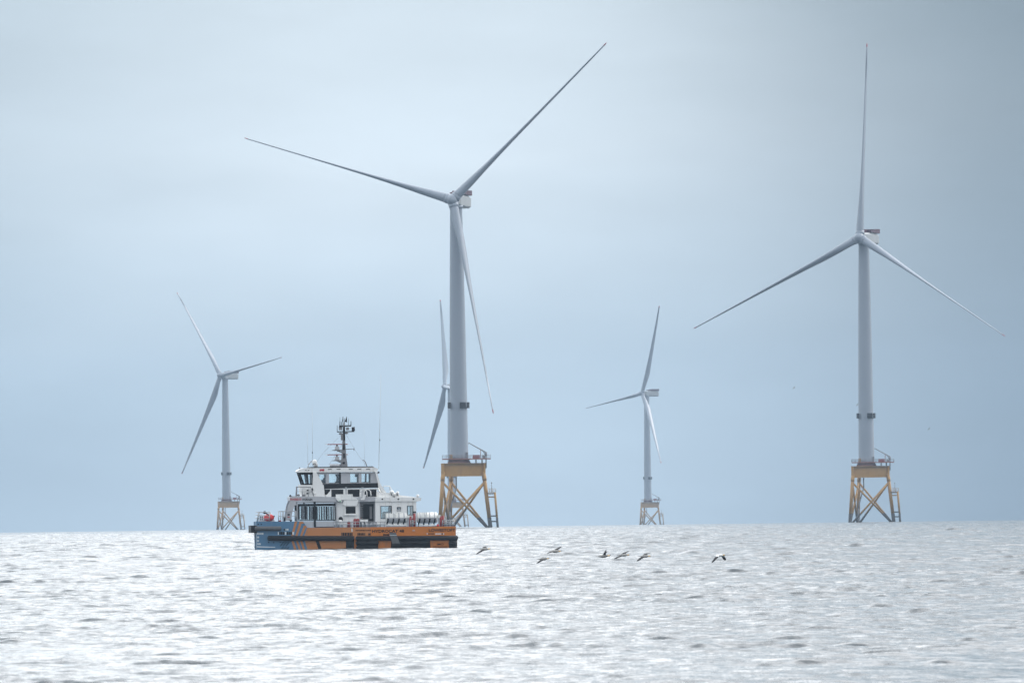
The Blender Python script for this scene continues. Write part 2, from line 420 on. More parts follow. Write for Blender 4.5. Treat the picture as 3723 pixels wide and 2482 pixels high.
    for i in range(14):
        z = 4.6+i*0.6; c = bot.lerp(top, (z-bot.z)/(top.z-bot.z)); mb.cyl(c+Vector((-0.5, -0.8, 0)), c+Vector((-0.5, 0.8, 0)), 0.07, 0.07, M['yellow'], 5)
    pc = leg_pt(a, 12.8)+out*1.9
    mb.box((pc.x-1.6, pc.y-1.3, 12.75), (pc.x+1.7, pc.y+1.3, 12.95), M['yellow'])
    for x in (-1.6, -0.5, 0.6, 1.7):
        for y in (-1.3, 1.3): mb.cyl((pc.x+x, pc.y+y, 12.95), (pc.x+x, pc.y+y, 14.2), 0.07, 0.07, M['yellow'], 5)
    for z in (13.5, 14.2):
        for y in (-1.3, 1.3): mb.cyl((pc.x-1.6, pc.y+y, z), (pc.x+1.7, pc.y+y, z), 0.06, 0.06, M['yellow'], 5)
    mb.cyl((pc.x+0.2, pc.y, 12.9), (pc.x+0.2, pc.y, 16.3), 0.12, 0.10, M['steel'], 6); mb.ball((pc.x+0.2, pc.y, 16.4), (0.25, 0.25, 0.25), M['steel'], 8, 5)
    TM['landing'] = mb.mesh('boat_landing')
    # cable pipe bending down inside the jacket
    mb = MB()
    mb.tube([(-1.2, 5.0, 18.8), (-1.2, 5.0, 14.5), (-2.6, 5.2, 10.0), (-3.6, 5.4, 6.0), (-3.8, 5.6, -3)], 0.26, M['steel'], 8)
    TM['jtube'] = mb.mesh('cable_pipe')
    # tower: tapered, faint flange rings
    mb = MB(); prof = [(25.0, 3.38), (26.0, 3.38), (45, 3.2), (70, 2.95), (95, 2.6), (112, 2.32), (TOWER_TOP-0.6, 2.22), (TOWER_TOP, 2.35)]
    n = 40
    mb.loft([[Vector((r*math.cos(2*math.pi*i/n), r*math.sin(2*math.pi*i/n), z)) for i in range(n)] for z, r in prof], M['tower'])
    for z, r in ((44.0, 3.215), (70, 2.955), (95, 2.605)):
        mb.cyl((0, 0, z-0.12), (0, 0, z+0.12), r+0.03, r+0.03, M['tower'], 40)
    mb.box((2.6, -2.6, 25.5), (3.3, -1.7, 27.7), M['steel'])
    TM['tower'] = mb.mesh('tower')
    bs = []
    for ang, w in ((-25, 26), (-66, 34), (-152, 26), (100, 34)):
        mb = MB(); segs = 5; r0, r1 = 3.85, 4.15
        for (zz0, zz1) in ((43.9, 46.1),):
            ra = [R(ang-w/2+w*i/segs) for i in range(segs+1)]
            v = []; 
            for rad in (r0, r1):
                for z in (zz0, zz1): v += [Vector((rad*math.cos(t), rad*math.sin(t), z)) for t in ra]
            m_ = segs+1; f = []
            for i in range(segs):
                f += [(i, i+1, m_+i+1, m_+i), (2*m_+i, 3*m_+i, 3*m_+i+1, 2*m_+i+1), (i, 2*m_+i, 2*m_+i+1, i+1), (m_+i, m_+i+1, 3*m_+i+1, 3*m_+i)]
            f += [(0, m_, 3*m_, 2*m_), (m_-1, 3*m_-1, 4*m_-1, 2*m_-1)]
            mb.add(v, f, M['dark'])
        t = R(ang); c, s_ = math.cos(t), math.sin(t)
        for z in (44.2, 45.8): mb.cyl((3.1*c, 3.1*s_, z), (3.9*c, 3.9*s_, z), 0.1, 0.1, M['steel'], 6)
        bs.append(mb.mesh('screen_panel'))
    TM['screens'] = bs
    # nacelle, +x = upwind; origin at hub centre (hub local frame later tilted)
    mb = MB()
    def sec(x, w, zt, zb, ch=0.7):
        w /= 2
        return [Vector((x, y, z)) for y, z in ((-w, zb+ch), (-w, zt-ch), (-w+ch, zt), (w-ch, zt), (w, zt-ch), (w, zb+ch), (w-ch, zb), (-w+ch, zb))]
    mb.loft([sec(-1.6, 3.8, 1.9, -1.9), sec(-3.0, 4.8, 2.0, -2.4), sec(-8.5, 5.4, 1.9, -2.9), sec(-14.5, 5.4, 1.5, -3.0), sec(-15.8, 5.0, 1.3, -2.8, 0.6)], M['nacelle'], smooth=False)
    mb.cyl((-OVER, 0, -3.1), (-OVER, 0, -1.9), 2.45, 2.6, M['tower'], 32)
    TM['nacelle'] = mb.mesh('nacelle')
    mb = MB()
    x0, x1, w = -15.9, -7.5, 2.75
    mb.loft([[Vector((x, -w, 2.0)), Vector((x, w, 2.0)), Vector((x, w, 2.2)), Vector((x, -w, 2.2))] for x in (x0, x1)], M['steel'], smooth=False)
    for y in (-w, w): mb.prism([(x0, 1.7), (-9.0, 2.05), (-6.0, 2.5), (-6.0, 2.9), (-9.2, 3.1), (-9.4, 3.55), (x0, 3.6)], y, y+0.12, M['dred'])
    mb.box((x0-0.1, -w, 1.7), (x0, w+0.12, 3.6), M['dred'])
    TM['heli'] = mb.mesh('helihoist_platform')
    mb = MB(); 
    n = 24; rings = []
    for x, r in ((-1.7, 2.0), (-1.0, 2.25), (0.8, 2.2), (1.8, 1.8), (2.6, 1.15), (3.0, 0.35)):   # spinner nose
        rings.append([Vector((x, r*math.cos(2*math.pi*i/n), r*math.sin(2*math.pi*i/n))) for i in range(n)])
    mb.loft(rings, M['blade'])
    for k in range(3):
        t = 2*math.pi*k/3; d = Vector((0, math.sin(t), math.cos(t)))
        mb.cyl(d*1.2, d*3.0, 1.95, 1.75, M['blade'], 24)
    TM['hub'] = mb.mesh('hub')
    # feathered blade along +z, chord along x (leading edge +x), forward cone
    SP = 82.0
    prof = [(2.9, 3.4, 1.0, 0.0), (6, 3.5, .92, 0.02), (10, 4.3, .72, .12), (15, 5.2, .50, .2), (19, 5.35, .42, .22), (26, 4.7, .36, .22), (35, 3.9, .32, .22), (45, 3.2, .30, .2), (55, 2.6, .28, .2), (65, 2.1, .30, .2), (73, 1.6, .33, .2), (80.5, 1.2, .40, .2), (81.6, 1.0, .40, .2), (82, 0.3, .4, .2)]
    def foil(z, c, th, shift):
        out = []; nn = 20
        for i in range(nn):
            t = 2*math.pi*i/nn; cx, sy = math.cos(t), math.sin(t)
            sharp = 1-min(1, (1-th)*1.25)*(0.5*(1-cx))**1.5*0.9
            out.append((cx*c/2, sy*c*th/2*sharp))
        off = -shift*c*1.0
        return [Vector((x+off, y, 0)) for x, y in out]
    TM['blade'] = {}
    for key, b in (('A', .077), ('B', .067), ('C', .088), ('D', .091), ('E', .061)):
        rings = []
        for z, c, th, sh in prof:
            tw = R(12*(1-z/SP)**2)
            fr = foil(z, c, th, sh); u = z/SP
            fwd = SP*b*(0.72*u+0.28*u*u)
            rings.append([Vector((p.x*math.cos(tw)-p.y*math.sin(tw)+fwd, p.x*math.sin(tw)+p.y*math.cos(tw), z)) for p in fr])
        mb = MB(); cutr = 11
        mb.loft(rings[:cutr], M['blade'], caps=False)
        z = 74.8; 
        mb.loft(rings[cutr-1:], M['blade'], matf=lambda j: M['tipred'] if j >= 1 else M['blade'])
        TM['blade'][key] = mb.mesh('blade')
turbine_meshes()

def turbine(key, hub_px, Y, yaw, az0, scaleR, label):
    yaw = R(yaw)
    h = at(hub_px[0]*1.58291, hub_px[1]*1.58291, Y)
    up = Vector((-math.sin(yaw), -math.cos(yaw), 0))       # upwind
    base = Vector((h.x, Y, 0)) - up*OVER; base.z = drop(base.x, base.y)
    root = empty('wind_turbine', base)
    tag(root, label, 'wind turbine', 'wind turbines standing in the sea')
    def part(name, me, parent=root): return link(bpy.data.objects.new(name, me), parent)
    for m in TM['legs']: part('jacket_leg', m)
    for m in TM['braces']: part('jacket_brace', m)
    part('transition_piece', TM['tp'])
    dk = part('deck', TM['deck']); part('railing', TM['rail'], dk)
    part('deck_crane', TM['crane']); part('boat_landing', TM['landing']); part('cable_pipe', TM['jtube'])
    tw = part('tower', TM['tower'])
    for m in TM['screens']: part('screen_panel', m, tw)
    rz = math.atan2(up.y, up.x)
    hubw = Vector((up.x*OVER, up.y*OVER, HUB_Z))
    F = Matrix.Translation(hubw) @ Matrix.Rotation(rz, 4, 'Z')
    na = part('nacelle', TM['nacelle']); na.matrix_local = F
    he = part('helihoist_platform', TM['heli'], na)
    T = F @ Matrix.Rotation(R(-6), 4, 'Y')
    hb = part('hub', TM['hub'])
    hb.matrix_local = T @ Matrix.Rotation(R(-az0), 4, 'X')
    for k in range(3):
        b = part('blade', TM['blade'][key])
        b.matrix_local = T @ Matrix.Rotation(R(-az0-120*k), 4, 'X') @ Matrix.Scale(scaleR, 4, (0, 0, 1))
    return root
DS = 39200.0*82
turbine('A', (1039.2, 453), DS/512.5, 16.1, 286.7, 1.0, 'nearest and largest wind turbine, behind the stern of the orange and blue workboat')
turbine('B', (1974.5, 542.5), DS/445.2, 23.0, 2.2, 1.0, 'large wind turbine against the dark cloud at the right edge, one blade pointing straight up')
turbine('C', (506.3, 859.3), DS/245.1, 49.6, 321.5, 1.0, 'faint hazy wind turbine left of the workboat, one blade pointing down left')
turbine('D', (1475.1, 902.1), DS/212.2, 58.3, 20.7, 1.0, 'small distant wind turbine standing alone between the two large ones')
turbine('E', (1021.8, 879), DS/225.1, 80.7, 332.8, 1.0, 'distant wind turbine mostly hidden behind the tower of the largest turbine')
#@@SHIP
# ---------------------------------------------------------------- workboat
def solve_Y(px, py, h=0.0):
    lo, hi = 300.0, 7000.0
    for _ in range(60):
        m = (lo+hi)/2; p = at(px, py, m)
        if p.z-drop(p.x, p.y) > h: lo = m
        else: hi = m
    return lo
YB = solve_Y(1290, 1995); PM = FPX/YB; YAW = R(3.0); ROLL = 0.0122
print('boat at', YB, 'px/m', PM)
def S(px, py, y=-4.5):                        # photograph pixel -> boat frame (x aft, z up) at lateral y
    dx, dy = (px-1290)/PM, (1995-py)/PM
    X = dx+dy*ROLL; Z = dy-dx*ROLL
    return ((X + y*math.sin(YAW))/math.cos(YAW), Z)
def pbox(mb, x0, y0, x1, y1, ya, yb, mat):
    yy = min(ya, yb)
    a = S(x0, y1, yy); b = S(x1, y0, yy); mb.box((a[0], ya, a[1]), (b[0], yb, b[1]), mat); return mb
def pprism(mb, pts, ya, yb, mat):
    yy = min(ya, yb); mb.prism([S(*p, yy) for p in pts], ya, yb, mat); return mb
def pt(px, py, y): a = S(px, py, y); return Vector((a[0], y, a[1]))
def lettering(parent, s, x0, y0, x1, y1, y, mat, name='lettering', bold=0.0):
    cu = bpy.data.curves.new(name, 'FONT'); cu.body = s; cu.extrude = 0.004; cu.offset = bold
    ob = bpy.data.objects.new(name, cu); COL.objects.link(ob)
    bpy.context.view_layer.update()
    me = bpy.data.meshes.new_from_object(ob.evaluated_get(bpy.context.evaluated_depsgraph_get()))
    bpy.data.objects.remove(ob)
    co = np.empty(len(me.vertices)*3); me.vertices.foreach_get('co', co); co = co.reshape(-1, 3)
    mn, mx = co.min(0), co.max(0); a = S(x0, y1, y); b = S(x1, y0, y)
    out = np.empty_like(co)
    out[:, 0] = a[0]+(co[:, 0]-mn[0])/(mx[0]-mn[0])*(b[0]-a[0])
    out[:, 2] = a[1]+(co[:, 1]-mn[1])/(mx[1]-mn[1])*(b[1]-a[1])
    out[:, 1] = y-0.006-co[:, 2]*0.5
    me.vertices.foreach_set('co', out.ravel()); me.materials.clear(); me.materials.append(mat); me.update()
    me.name = name
    return link(bpy.data.objects.new(name, me), parent)

def build_ship():
    p0 = at(1290, 1995, YB); p0.z = drop(p0.x, p0.y)
    root = empty('workboat', p0, YAW)
    tag(root, 'orange and blue catamaran crew boat with a white wheelhouse, floating on the sea', 'boat')
    HB = 4.5
    # ---- hull: two demihulls and a bridging deck, painted livery on the sides
    mb = MB()
    side = [(933, 1895), (1103, 1894.5), (1119, 1917), (1658, 1911.5), (1657, 2012), (938, 2020)]
    for s in (-1, 1):
        ya, yb = (-HB, -1.9) if s < 0 else (1.9, HB)
        mb.prism([S(*p) for p in side], ya, yb, M['blue'])
    br = [(950, 1899), (1100, 1898.5), (1116, 1920), (1650, 1915), (1650, 1960), (985, 1962)]
    mb.prism([S(*p) for p in br], -1.898, 1.898, M['greyw'])
    def livery(pts, mat, lift):
        for s in (-1, 1):
            ya = s*(HB+lift); yb = s*(HB-0.02)
            mb.prism([S(*p) for p in pts], min(ya, yb), max(ya, yb), mat)
    livery([(1118.5, 1917.3), (1345, 1914.9), (1345, 2011), (1125, 2012), (1110, 1966), (1108, 1946)], M['orange2'], 0.020)
    livery([(1345.5, 1914.9), (1657.5, 1911.8), (1656.6, 2011), (1345.5, 2011)], M['orange'], 0.020)
    livery([(1059.7, 1948), (1067.8, 1948), (1082.4, 1895.2), (1073.5, 1895.2)], M['orange2'], 0.022)
    livery([(1075, 1948), (1083, 1948), (1098, 1903), (1107, 1901), (1102.5, 1895), (1091, 1895)], M['orange2'], 0.022)
    livery([(1092, 1948), (1100, 1948), (1113, 1917), (1118.5, 1916.8), (1113, 1909.5), (1106, 1909.5)], M['orange2'], 0.022)
    for (u0, u1, v0, v1) in ((1061.4, 1070, 1073, 1081.5), (1077.5, 1085.6, 1090, 1098), (1093, 1101, 1104.5, 1112.5)):
        livery([(u0, 1965), (u1, 1965), (v1, 2002), (v0, 2002)], M['orange2'], 0.022)
    livery([(1149, 1965), (1161, 1965), (1174, 2003), (1162, 2003)], M['dark'], 0.030)
    # black recess panels aft
    livery([(1259, 1947), (1289, 1947), (1289, 2008), (1259, 2008)], M['dark'], 0.030)
    livery([(1297, 1947), (1376, 1947), (1376, 2008), (1297, 2008)], M['rubber'], 0.030)
    livery([(1425, 1947), (1563, 1947), (1567, 2008), (1420, 2008)], M['rubber'], 0.030)
    livery([(1634, 1947), (1657, 1947), (1657, 2008), (1632, 2008)], M['rubber'], 0.030)
    livery([(935, 1984.2), (1002, 1986.5), (1003, 1989), (935, 1988)], M['inkw'], 0.024)
    for k in range(3):      # dark slanted hatch
        for j in range(2):
            x = 1019+k*10; livery([(x+j*9, 1984-j*12), (x+4+j*9, 1984-j*12), (x+16+j*9, 1969-j*4), (x+12+j*9, 1969-j*4)], M['ink'], 0.024)
        x = 1021+k*10; livery([(x, 1997), (x+4, 1997), (x+14, 1986), (x+10, 1986)], M['ink'], 0.025)
    for c in ((941, 1905), (952, 1905), (979, 1970), (997, 1971), (1021, 1970)): livery([(c[0]-2, c[1]-2), (c[0]+2, c[1]-2), (c[0]+2, c[1]+2), (c[0]-2, c[1]+2)], M['ink'], 0.022)
    hull = mb.build('hull', root)
    # ---- fenders
    def fender(name, pts, r, mat, n=16):
        m_ = MB(); m_.tube(pts, r, mat, n); m_.ball(pts[0], (r*0.6, r, r), mat, 12, 8); m_.ball(pts[-1], (r*0.6, r, r), mat, 12, 8)
        return m_.build(name, root)
    fender('fender', [pt(933, 1920, -HB-.25), pt(1021, 1919.5, -HB-.25)], 0.29, M['greyrub'])
    fender('fender', [pt(980, 1955, -HB-.28), pt(1284, 1955.5, -HB-.28)], 0.33, M['rubber'])
    for y0, xa, xb, r in ((1956, 1299, 1661, .31), (1972, 1299, 1374, .27), (1973.5, 1636, 1658, .29), (1988.5, 1300, 1372, .24), (1988, 1638, 1657, .25)):
        fender('fender', [pt(xa, y0, -HB-.25), pt(xb, y0-(xb-xa)*0.006, -HB-.25)], r, M['rubber'])
    fender('fender', [pt(1429, 1973, -HB-.22), pt(1560, 1972, -HB-.22)], 0.24, M['rubber'])
    m_ = MB(); a = S(915, 1936); b = S(934, 1909); m_.box((a[0], -HB-.1, a[1]), (b[0]+0.1, HB+.1, b[1]), M['rubber'])
    m_.build('bow_fender', root)
    m_ = MB(); a = S(1657, 1990); b = S(1662, 1952); m_.box((a[0]+.02, -HB, a[1]), (b[0], HB, b[1]), M['rubber']); m_.build('stern_fender', root)
    # boarding ladder recess and hanging rubber mat
    m_ = MB(); pbox(m_, 1290, 1950, 1292, 1994, -HB-.20, -HB-.031, M['orange']); pbox(m_, 1295, 1950, 1297, 1994, -HB-.20, -HB-.031, M['orange'])
    for i in range(6): pbox(m_, 1292, 1953+i*7, 1295, 1956+i*7, -HB-.18, -HB-.031, M['orange'])
    m_.build('side_ladder', root)
    m_ = MB(); pprism(m_, [(1416, 1935), (1440, 1935), (1455, 1974), (1428, 1977)], -HB-.62, -HB-.56, M['greyrub'])
    pprism(m_, [(1418, 1944), (1443, 1943.5), (1443.5, 1945), (1418.5, 1945.6)], -HB-.66, -HB-.621, M['inkw']); 
    pprism(m_, [(1426, 1975), (1456, 1973), (1456, 1983), (1424, 1983)], -HB-.72, -HB-.42, M['rubber'])
    m_.build('rubber_mat', root)
    # ---- lettering
    yL = -HB-.026
    lettering(hull, 'HYDROCAT 48', 1354, 1923.5, 1470, 1935.5, yL, M['ink'], bold=.035)
    lettering(hull, 'LOWESTOFT', 1559.5, 1920, 1655.5, 1932, yL, M['ink'], bold=.035)
    lettering(hull, 'IMO', 1589, 1973, 1613, 1981, yL, M['ink'], bold=.02)
    lettering(hull, 'ENERGY SERVICES', 1552, 1936, 1616, 1941.5, yL, M['ink'], bold=.03) if False else None
    # unreadable small marks in the photograph: dark and pale blocks
    rr = random.Random(4)
    def marks(x0, y0, x1, y1, w, mat, alt=None):
        x = x0; m_ = MB()
        pbox(m_, x0, (y0+y1)/2-.25, x1, (y0+y1)/2+.25, yL-.003, yL+.01, mat)
        while x < x1:
            ww = w*rr.uniform(.6, 1.2); pbox(m_, x, y0+rr.uniform(0, .6), min(x+ww, x1), y1, yL-.006, yL+.01, alt if alt and rr.random() < .3 else mat); x += ww+w*.28
        m_.build('hull_marking', hull)
    marks(1394, 1939.5, 1417, 1946, 4, M['ink']); marks(1552, 1937, 1580, 1941, 4, M['ink'], M['inkw']); marks(1583, 1937, 1616, 1942, 4, M['inkw'], M['ink'])
    marks(1576, 1984.5, 1626, 1988, 4, M['ink'])
    marks(1243, 1934.5, 1283, 1946, 5, M['ink']); marks(1301, 1936, 1329, 1945, 5, M['ink']); marks(1340, 1937, 1349, 1945, 3, M['ink'])
    marks(1294, 1925, 1350, 1929, 4, M['ink']); marks(1012, 1931.5, 1072, 1942.5, 5.5, M['ink'], M['inkw']); marks(1033, 1920.5, 1052, 1927, 5, M['ink'], M['inkw'])
    marks(1279, 1919, 1284, 1932, 5, M['inkw'])
    marks(937, 1935, 960, 1942, 4, M['inkw']); marks(937, 1948, 944, 1955, 3, M['inkw']); marks(937, 1961, 944, 1968, 3, M['inkw']); marks(938, 1973, 950, 1979, 3, M['inkw'])
    m_ = MB(); pbox(m_, 1500, 1926, 1509, 1929, yL-.12, yL, M['alu']); m_.build('deck_scupper', hull)
    # ---- forward deckhouse with see-through window bands
    W = 3.9
    def wall_with_windows(mb, x0, y0, x1, y1, holes, y, mat, thick=0.12, frame=None, fr=None):
        """vertical wall at lateral y with rectangular openings; holes sorted by x"""
        fm = mat
        xs = x0
        for (a, b, c, d) in holes:
            if a > xs: pbox(mb, xs, y0, a, y1, y, y+thick, mat)
            pbox(mb, a, y0, c, b, y, y+thick, mat); pbox(mb, a, d, c, y1, y, y+thick, mat)
            xs = c
        if xs < x1: pbox(mb, xs, y0, x1, y1, y, y+thick, mat)
    mb = MB()
    win = [(1088, 1840, 1096.5, 1888), (1099.5, 1840, 1108.5, 1888), (1116, 1840, 1125, 1888), (1128.5, 1840, 1138, 1888),
           (1156, 1840, 1169, 1888), (1173, 1840, 1186, 1888), (1192, 1840, 1203, 1888), (1207.5, 1840, 1219, 1888)]
    for s in (-1, 1):
        y = -W if s < 0 else W-.12
        # x mapping refers to the near side so far-side openings line up in the boat frame
        def bx(x0, y0, x1, y1, mat, ya=y, yb=y+.12):
            a = S(x0, y1, -W); b = S(x1, y0, -W); mb.box((a[0], ya, a[1]), (b[0], yb, b[1]), mat)
        bx(1081, 1822, 1223, 1829, M['greyw']); bx(1081, 1893, 1223, 1917, M['greyw'])
        bx(1081, 1829, 1084, 1893, M['greyw']); bx(1222, 1829, 1226, 1893, M['greyw'])
        bx(1084, 1829, 1222, 1840, M['dark']); bx(1084, 1888, 1222, 1893, M['dark'])
        xs = 1084
        for (a, b, c, d) in win: bx(xs, 1840, a, 1888, M['dark']); xs = c
        bx(xs, 1840, 1222, 1888, M['dark'])
    for (x0, x1, yy0, yy1) in ((1081, 1084, 1829, 1893),):
        pass
    # front and back walls have a wide opening too
    a = S(1081, 1917, -W); b = S(1084, 1822, -W)
    mb.box((a[0]-.02, -W+.12, a[1]), (a[0]+.1, W-.12, a[1]+.9), M['greyw']); mb.box((a[0]-.02, -W+.12, b[1]-.5), (a[0]+.1, W-.12, b[1]), M['greyw'])
    for y in (-2.2, 0, 2.2): mb.box((a[0]-.02, y-.15, a[1]+.9), (a[0]+.1, y+.15, b[1]-.5), M['dark'])
    pbox(mb, 1142.5, 1822, 1149, 1916, -W-.08, -W-.002, M['dark'])
    pbox(mb, 1149, 1913, 1218, 1916.5, -W-.06, -W-.002, M['dark'])
    pbox(mb, 1104, 1826, 1109, 1834, -W-.14, -W-.002, M['dark'])
    dh = mb.build('deckhouse', root)
    for grp in (win[:4], win[4:]):
        m_ = MB()
        a = S(grp[0][0]-1, 1889, -W); b = S(grp[-1][2]+1, 1839, -W)
        m_.box((a[0], -W+.05, a[1]), (b[0], -W+.07, b[1]), M['tint']); m_.build('window', dh)
        m_ = MB(); m_.box((a[0], W-.07, a[1]), (b[0], W-.05, b[1]), M['tint']); m_.build('window', dh)
    # ---- middle block with the black window and overhang, then the door recess
    mb = MB()
    pprism(mb, [(1223, 1823), (1309, 1823), (1309, 1919), (1223, 1920)], -W+.25, W-.25, M['white'])
    pprism(mb, [(1252, 1817), (1305, 1815), (1301, 1830), (1296, 1838), (1254, 1838), (1248, 1832)], -W-.12, -W+.249, M['white'])
    pprism(mb, [(1254, 1838), (1296, 1838), (1296, 1869), (1254, 1869)], -W+.02, -W+.249, M['white'])
    pprism(mb, [(1251, 1869), (1299, 1869), (1299, 1872), (1251, 1872)], -W-.06, -W+.249, M['white'])
    mid = mb.build('middle_cabin', root)
    m_ = MB(); pbox(m_, 1258.5, 1840.5, 1293.5, 1866, -W-.012, -W+.019, M['dark']); m_.build('window', mid)
    mb = MB()
    pprism(mb, [(1309, 1823), (1366, 1822), (1366, 1916), (1309, 1917)], -W+1.1, W-.3, M['greyw'])
    pbox(mb, 1306.5, 1823, 1309.5, 1914, -W+.2, -W+1.09, M['greyw']); 
    recess = mb.build('door_recess', root)
    m_ = MB(); pbox(m_, 1316, 1831, 1358, 1899, -W+1.0, -W+1.099, M['dark']); dr = m_.build('door', root)
    m_ = MB(); pbox(m_, 1309, 1831, 1315, 1899, -W+.9, -W+1.0, M['steel']); 
    pbox(m_, 1345, 1840, 1353, 1885, -W+.96, -W+.999, M['steel'])
    for i in range(9): pbox(m_, 1310, 1834+i*7, 1321, 1835.5+i*7, -W+.5, -W+.8, M['alu'])
    m_.build('door_frame', dr)
    # ---- aft cabin
    mb = MB()
    holes = [(1384.5, 1838, 1425, 1885), (1443.5, 1842, 1458.5, 1858), (1480.5, 1837, 1503, 1872)]
    for s in (-1, 1):
        y = -W if s < 0 else W-.12
        xs = 1366
        for (a_, b_, c_, d_) in holes+[(1514, 0, 0, 0)]:
            def bx(x0, y0, x1, y1, mat, ya=y, yb=y+.12, g=0):
                a = S(x0, y1, -W); b = S(x1, y0, -W); mb.box((a[0], ya-g, a[1]), (b[0], yb+g, b[1]), mat)
            bx(xs, 1822, a_, 1917, M['white'])
            if c_:
                bx(a_, 1822, c_, b_, M['white']); bx(a_, d_, c_, 1917, M['white']); xs = c_
                for q in ((a_, b_, a_+2.4, d_), (c_-2.4, b_, c_, d_), (a_+2.4, b_, c_-2.4, b_+2.4), (a_+2.4, d_-2.4, c_-2.4, d_)): bx(*q, M['dark'], g=.02)
    a = S(1514, 1917, -W); b = S(1366, 1822, -W)
    mb.box((a[0]-.12, -W+.12, a[1]), (a[0], W-.12, a[1]+1.0), M['white']); mb.box((a[0]-.12, -W+.12, b[1]-.5), (a[0], W-.12, b[1]), M['white'])
    mb.box((a[0]-.12, -1.0, a[1]+1.0), (a[0], 1.0, b[1]-.5), M['white'])
    pbox(mb, 1502, 1858, 1513, 1863, -W-.15, -W-.002, M['dark'])
    aft = mb.build('aft_cabin', root)
    for (a_, b_, c_, d_) in holes:
        a = S(a_, d_, -W); b = S(c_, b_, -W); m_ = MB()
        m_.box((a[0]+.05, -W+.04, a[1]+.05), (b[0]-.05, -W+.06, b[1]-.05), M['tint']); m_.build('window', aft)
        m_ = MB(); m_.box((a[0]+.05, W-.06, a[1]+.05), (b[0]-.05, W-.04, b[1]-.05), M['tint'])
        m_.build('window', aft)
    m_ = MB(); pbox(m_, 1444, 1851, 1458, 1857.5, -W-.03, -W+.02, M['greyw']); m_.build('notice_plate', aft)
    # ---- upper deck edge (one slab) with swept forward support leg
    mb = MB(); WU = 4.05
    pprism(mb, [(1055, 1806), (1062, 1802.5), (1222, 1806), (1225, 1824), (1222, 1823.6), (1080, 1822), (1055, 1820)], -WU, WU, M['greyw'])
    pprism(mb, [(1222, 1806), (1366, 1806), (1366, 1822.5), (1225, 1824)], -WU+.2, WU-.2, M['greyw'])
    pprism(mb, [(1366, 1807), (1520, 1807), (1533, 1809.5), (1530, 1820), (1514, 1822), (1366, 1822)], -WU, WU, M['white'])
    for x in (1391, 1449, 1504): mb.ball(pt(x, 1813.5, -WU-.02), (.12, .08, .1), M['dark'], 8, 5)
    pprism(mb, [(1219, 1806), (1236, 1806), (1245, 1825), (1230, 1821)], -WU-.14, -WU-.002, M['white'])
    ud = mb.build('upper_deck', root)
    lettering(ud, 'POWERED BY', 1057, 1810, 1098, 1819, -WU-.004, M['inkred'], bold=.03)
    lettering(ud, 'HYDROGEN', 1101, 1810.5, 1137, 1819, -WU-.004, M['ink'], bold=.03)
    m_ = MB(); pbox(m_, 1236, 1819, 1240, 1822.5, -WU-.2, -WU-.141, M['green']); m_.build('sidelight', ud)
    for s in (-1, 1):
        m_ = MB(); ya, yb = (-WU+.01, -WU+.5) if s < 0 else (WU-.5, WU-.01)
        poly = [(1057, 1820.2), (1081, 1822.2), (1072, 1840), (1064, 1862), (1061, 1888), (1064, 1892), (1041, 1892), (1043, 1882), (1048, 1850), (1050, 1838)]
        m_.prism([S(*p, -WU) for p in poly], ya, yb, M['greyw']); sl = m_.build('support_leg', root)
        if s < 0:
            m2 = MB(); pbox(m2, 1047, 1867, 1055, 1873, ya-.012, ya, M['ink']); pbox(m2, 1047, 1876, 1055, 1880, ya-.012, ya, M['inkred']); m2.build('leg_marking', sl)
    # ---- upper deck tier below the wheelhouse
    WH = 3.0
    mb = MB()
    pprism(mb, [(1092, 1762), (1178, 1762), (1182, 1800), (1183, 1806), (1100, 1804), (1096, 1790)], -WH-.35, WH+.35, M['white'])
    pprism(mb, [(1183, 1775.5), (1373, 1774), (1373, 1806.5), (1183, 1806.5)], -WH, WH, M['white'])
    pprism(mb, [(1173, 1758), (1374, 1755), (1377, 1772), (1177, 1776)], -WH-.06, WH+.06, M['rubber'])
    pprism(mb, [(1187, 1800), (1205, 1780), (1205, 1806.4), (1187, 1806.4)], -WH-.30, -WH-.002, M['white'])
    pbox(mb, 1203, 1775.2, 1372, 1777, -WH-.10, -WH-.062, M['white'])
    for (x0, x1) in ((1206, 1249), (1266, 1308), (1326, 1369)): pbox(mb, x0, 1778.5, x1, 1805, -WH-.03, -WH-.001, M['dark'])
    pbox(mb, 1178, 1778, 1201, 1797, -WH-.03, -WH-.001, M['dark'])
    for x in (1256, 1316): 
        for q in (0, 4): pbox(mb, x+q, 1770, x+2+q, 1804, -WH-.14, -WH-.101, M['greyw'])
    lower = mb.build('bridge_base', root)
    # ---- wheelhouse: walls with openings, roof
    mb = MB()
    holes = [(1162, 1724, 1186, 1756), (1197, 1722.5, 1235, 1755.5), (1274, 1722, 1305, 1754), (1315, 1721.5, 1348, 1753)]
    for s in (-1, 1):
        y = -WH if s < 0 else WH-.1
        def bx(x0, y0, x1, y1, mat, g=0):
            a = S(x0, y1, -WH); b = S(x1, y0, -WH); mb.box((a[0], y-g, a[1]), (b[0], y+.1+g, b[1]), mat)
        xs = 1138
        for (a_, b_, c_, d_) in holes:
            bx(xs, 1716, a_, 1764, M['greyw']); bx(a_, 1716, c_, b_, M['greyw']); bx(a_, d_, c_, 1764, M['greyw']); xs = c_
            bx(a_, d_-2, c_, d_, M['dark'], .015)
        bx(xs, 1716, 1374, 1764, M['greyw'])
        bx(1233.5, 1717, 1240, 1757, M['dark'], .02)
        # forward slanted quarter window frame
        poly = [(1087, 1717), (1138, 1716), (1138, 1763), (1102, 1763)]
        inner1 = [(1096, 1725), (1113, 1724), (1118, 1757), (1107, 1757)]
        inner2 = [(1121, 1724), (1134, 1724), (1134, 1755), (1124, 1756)]
        P_ = lambda q: S(*q, -WH)
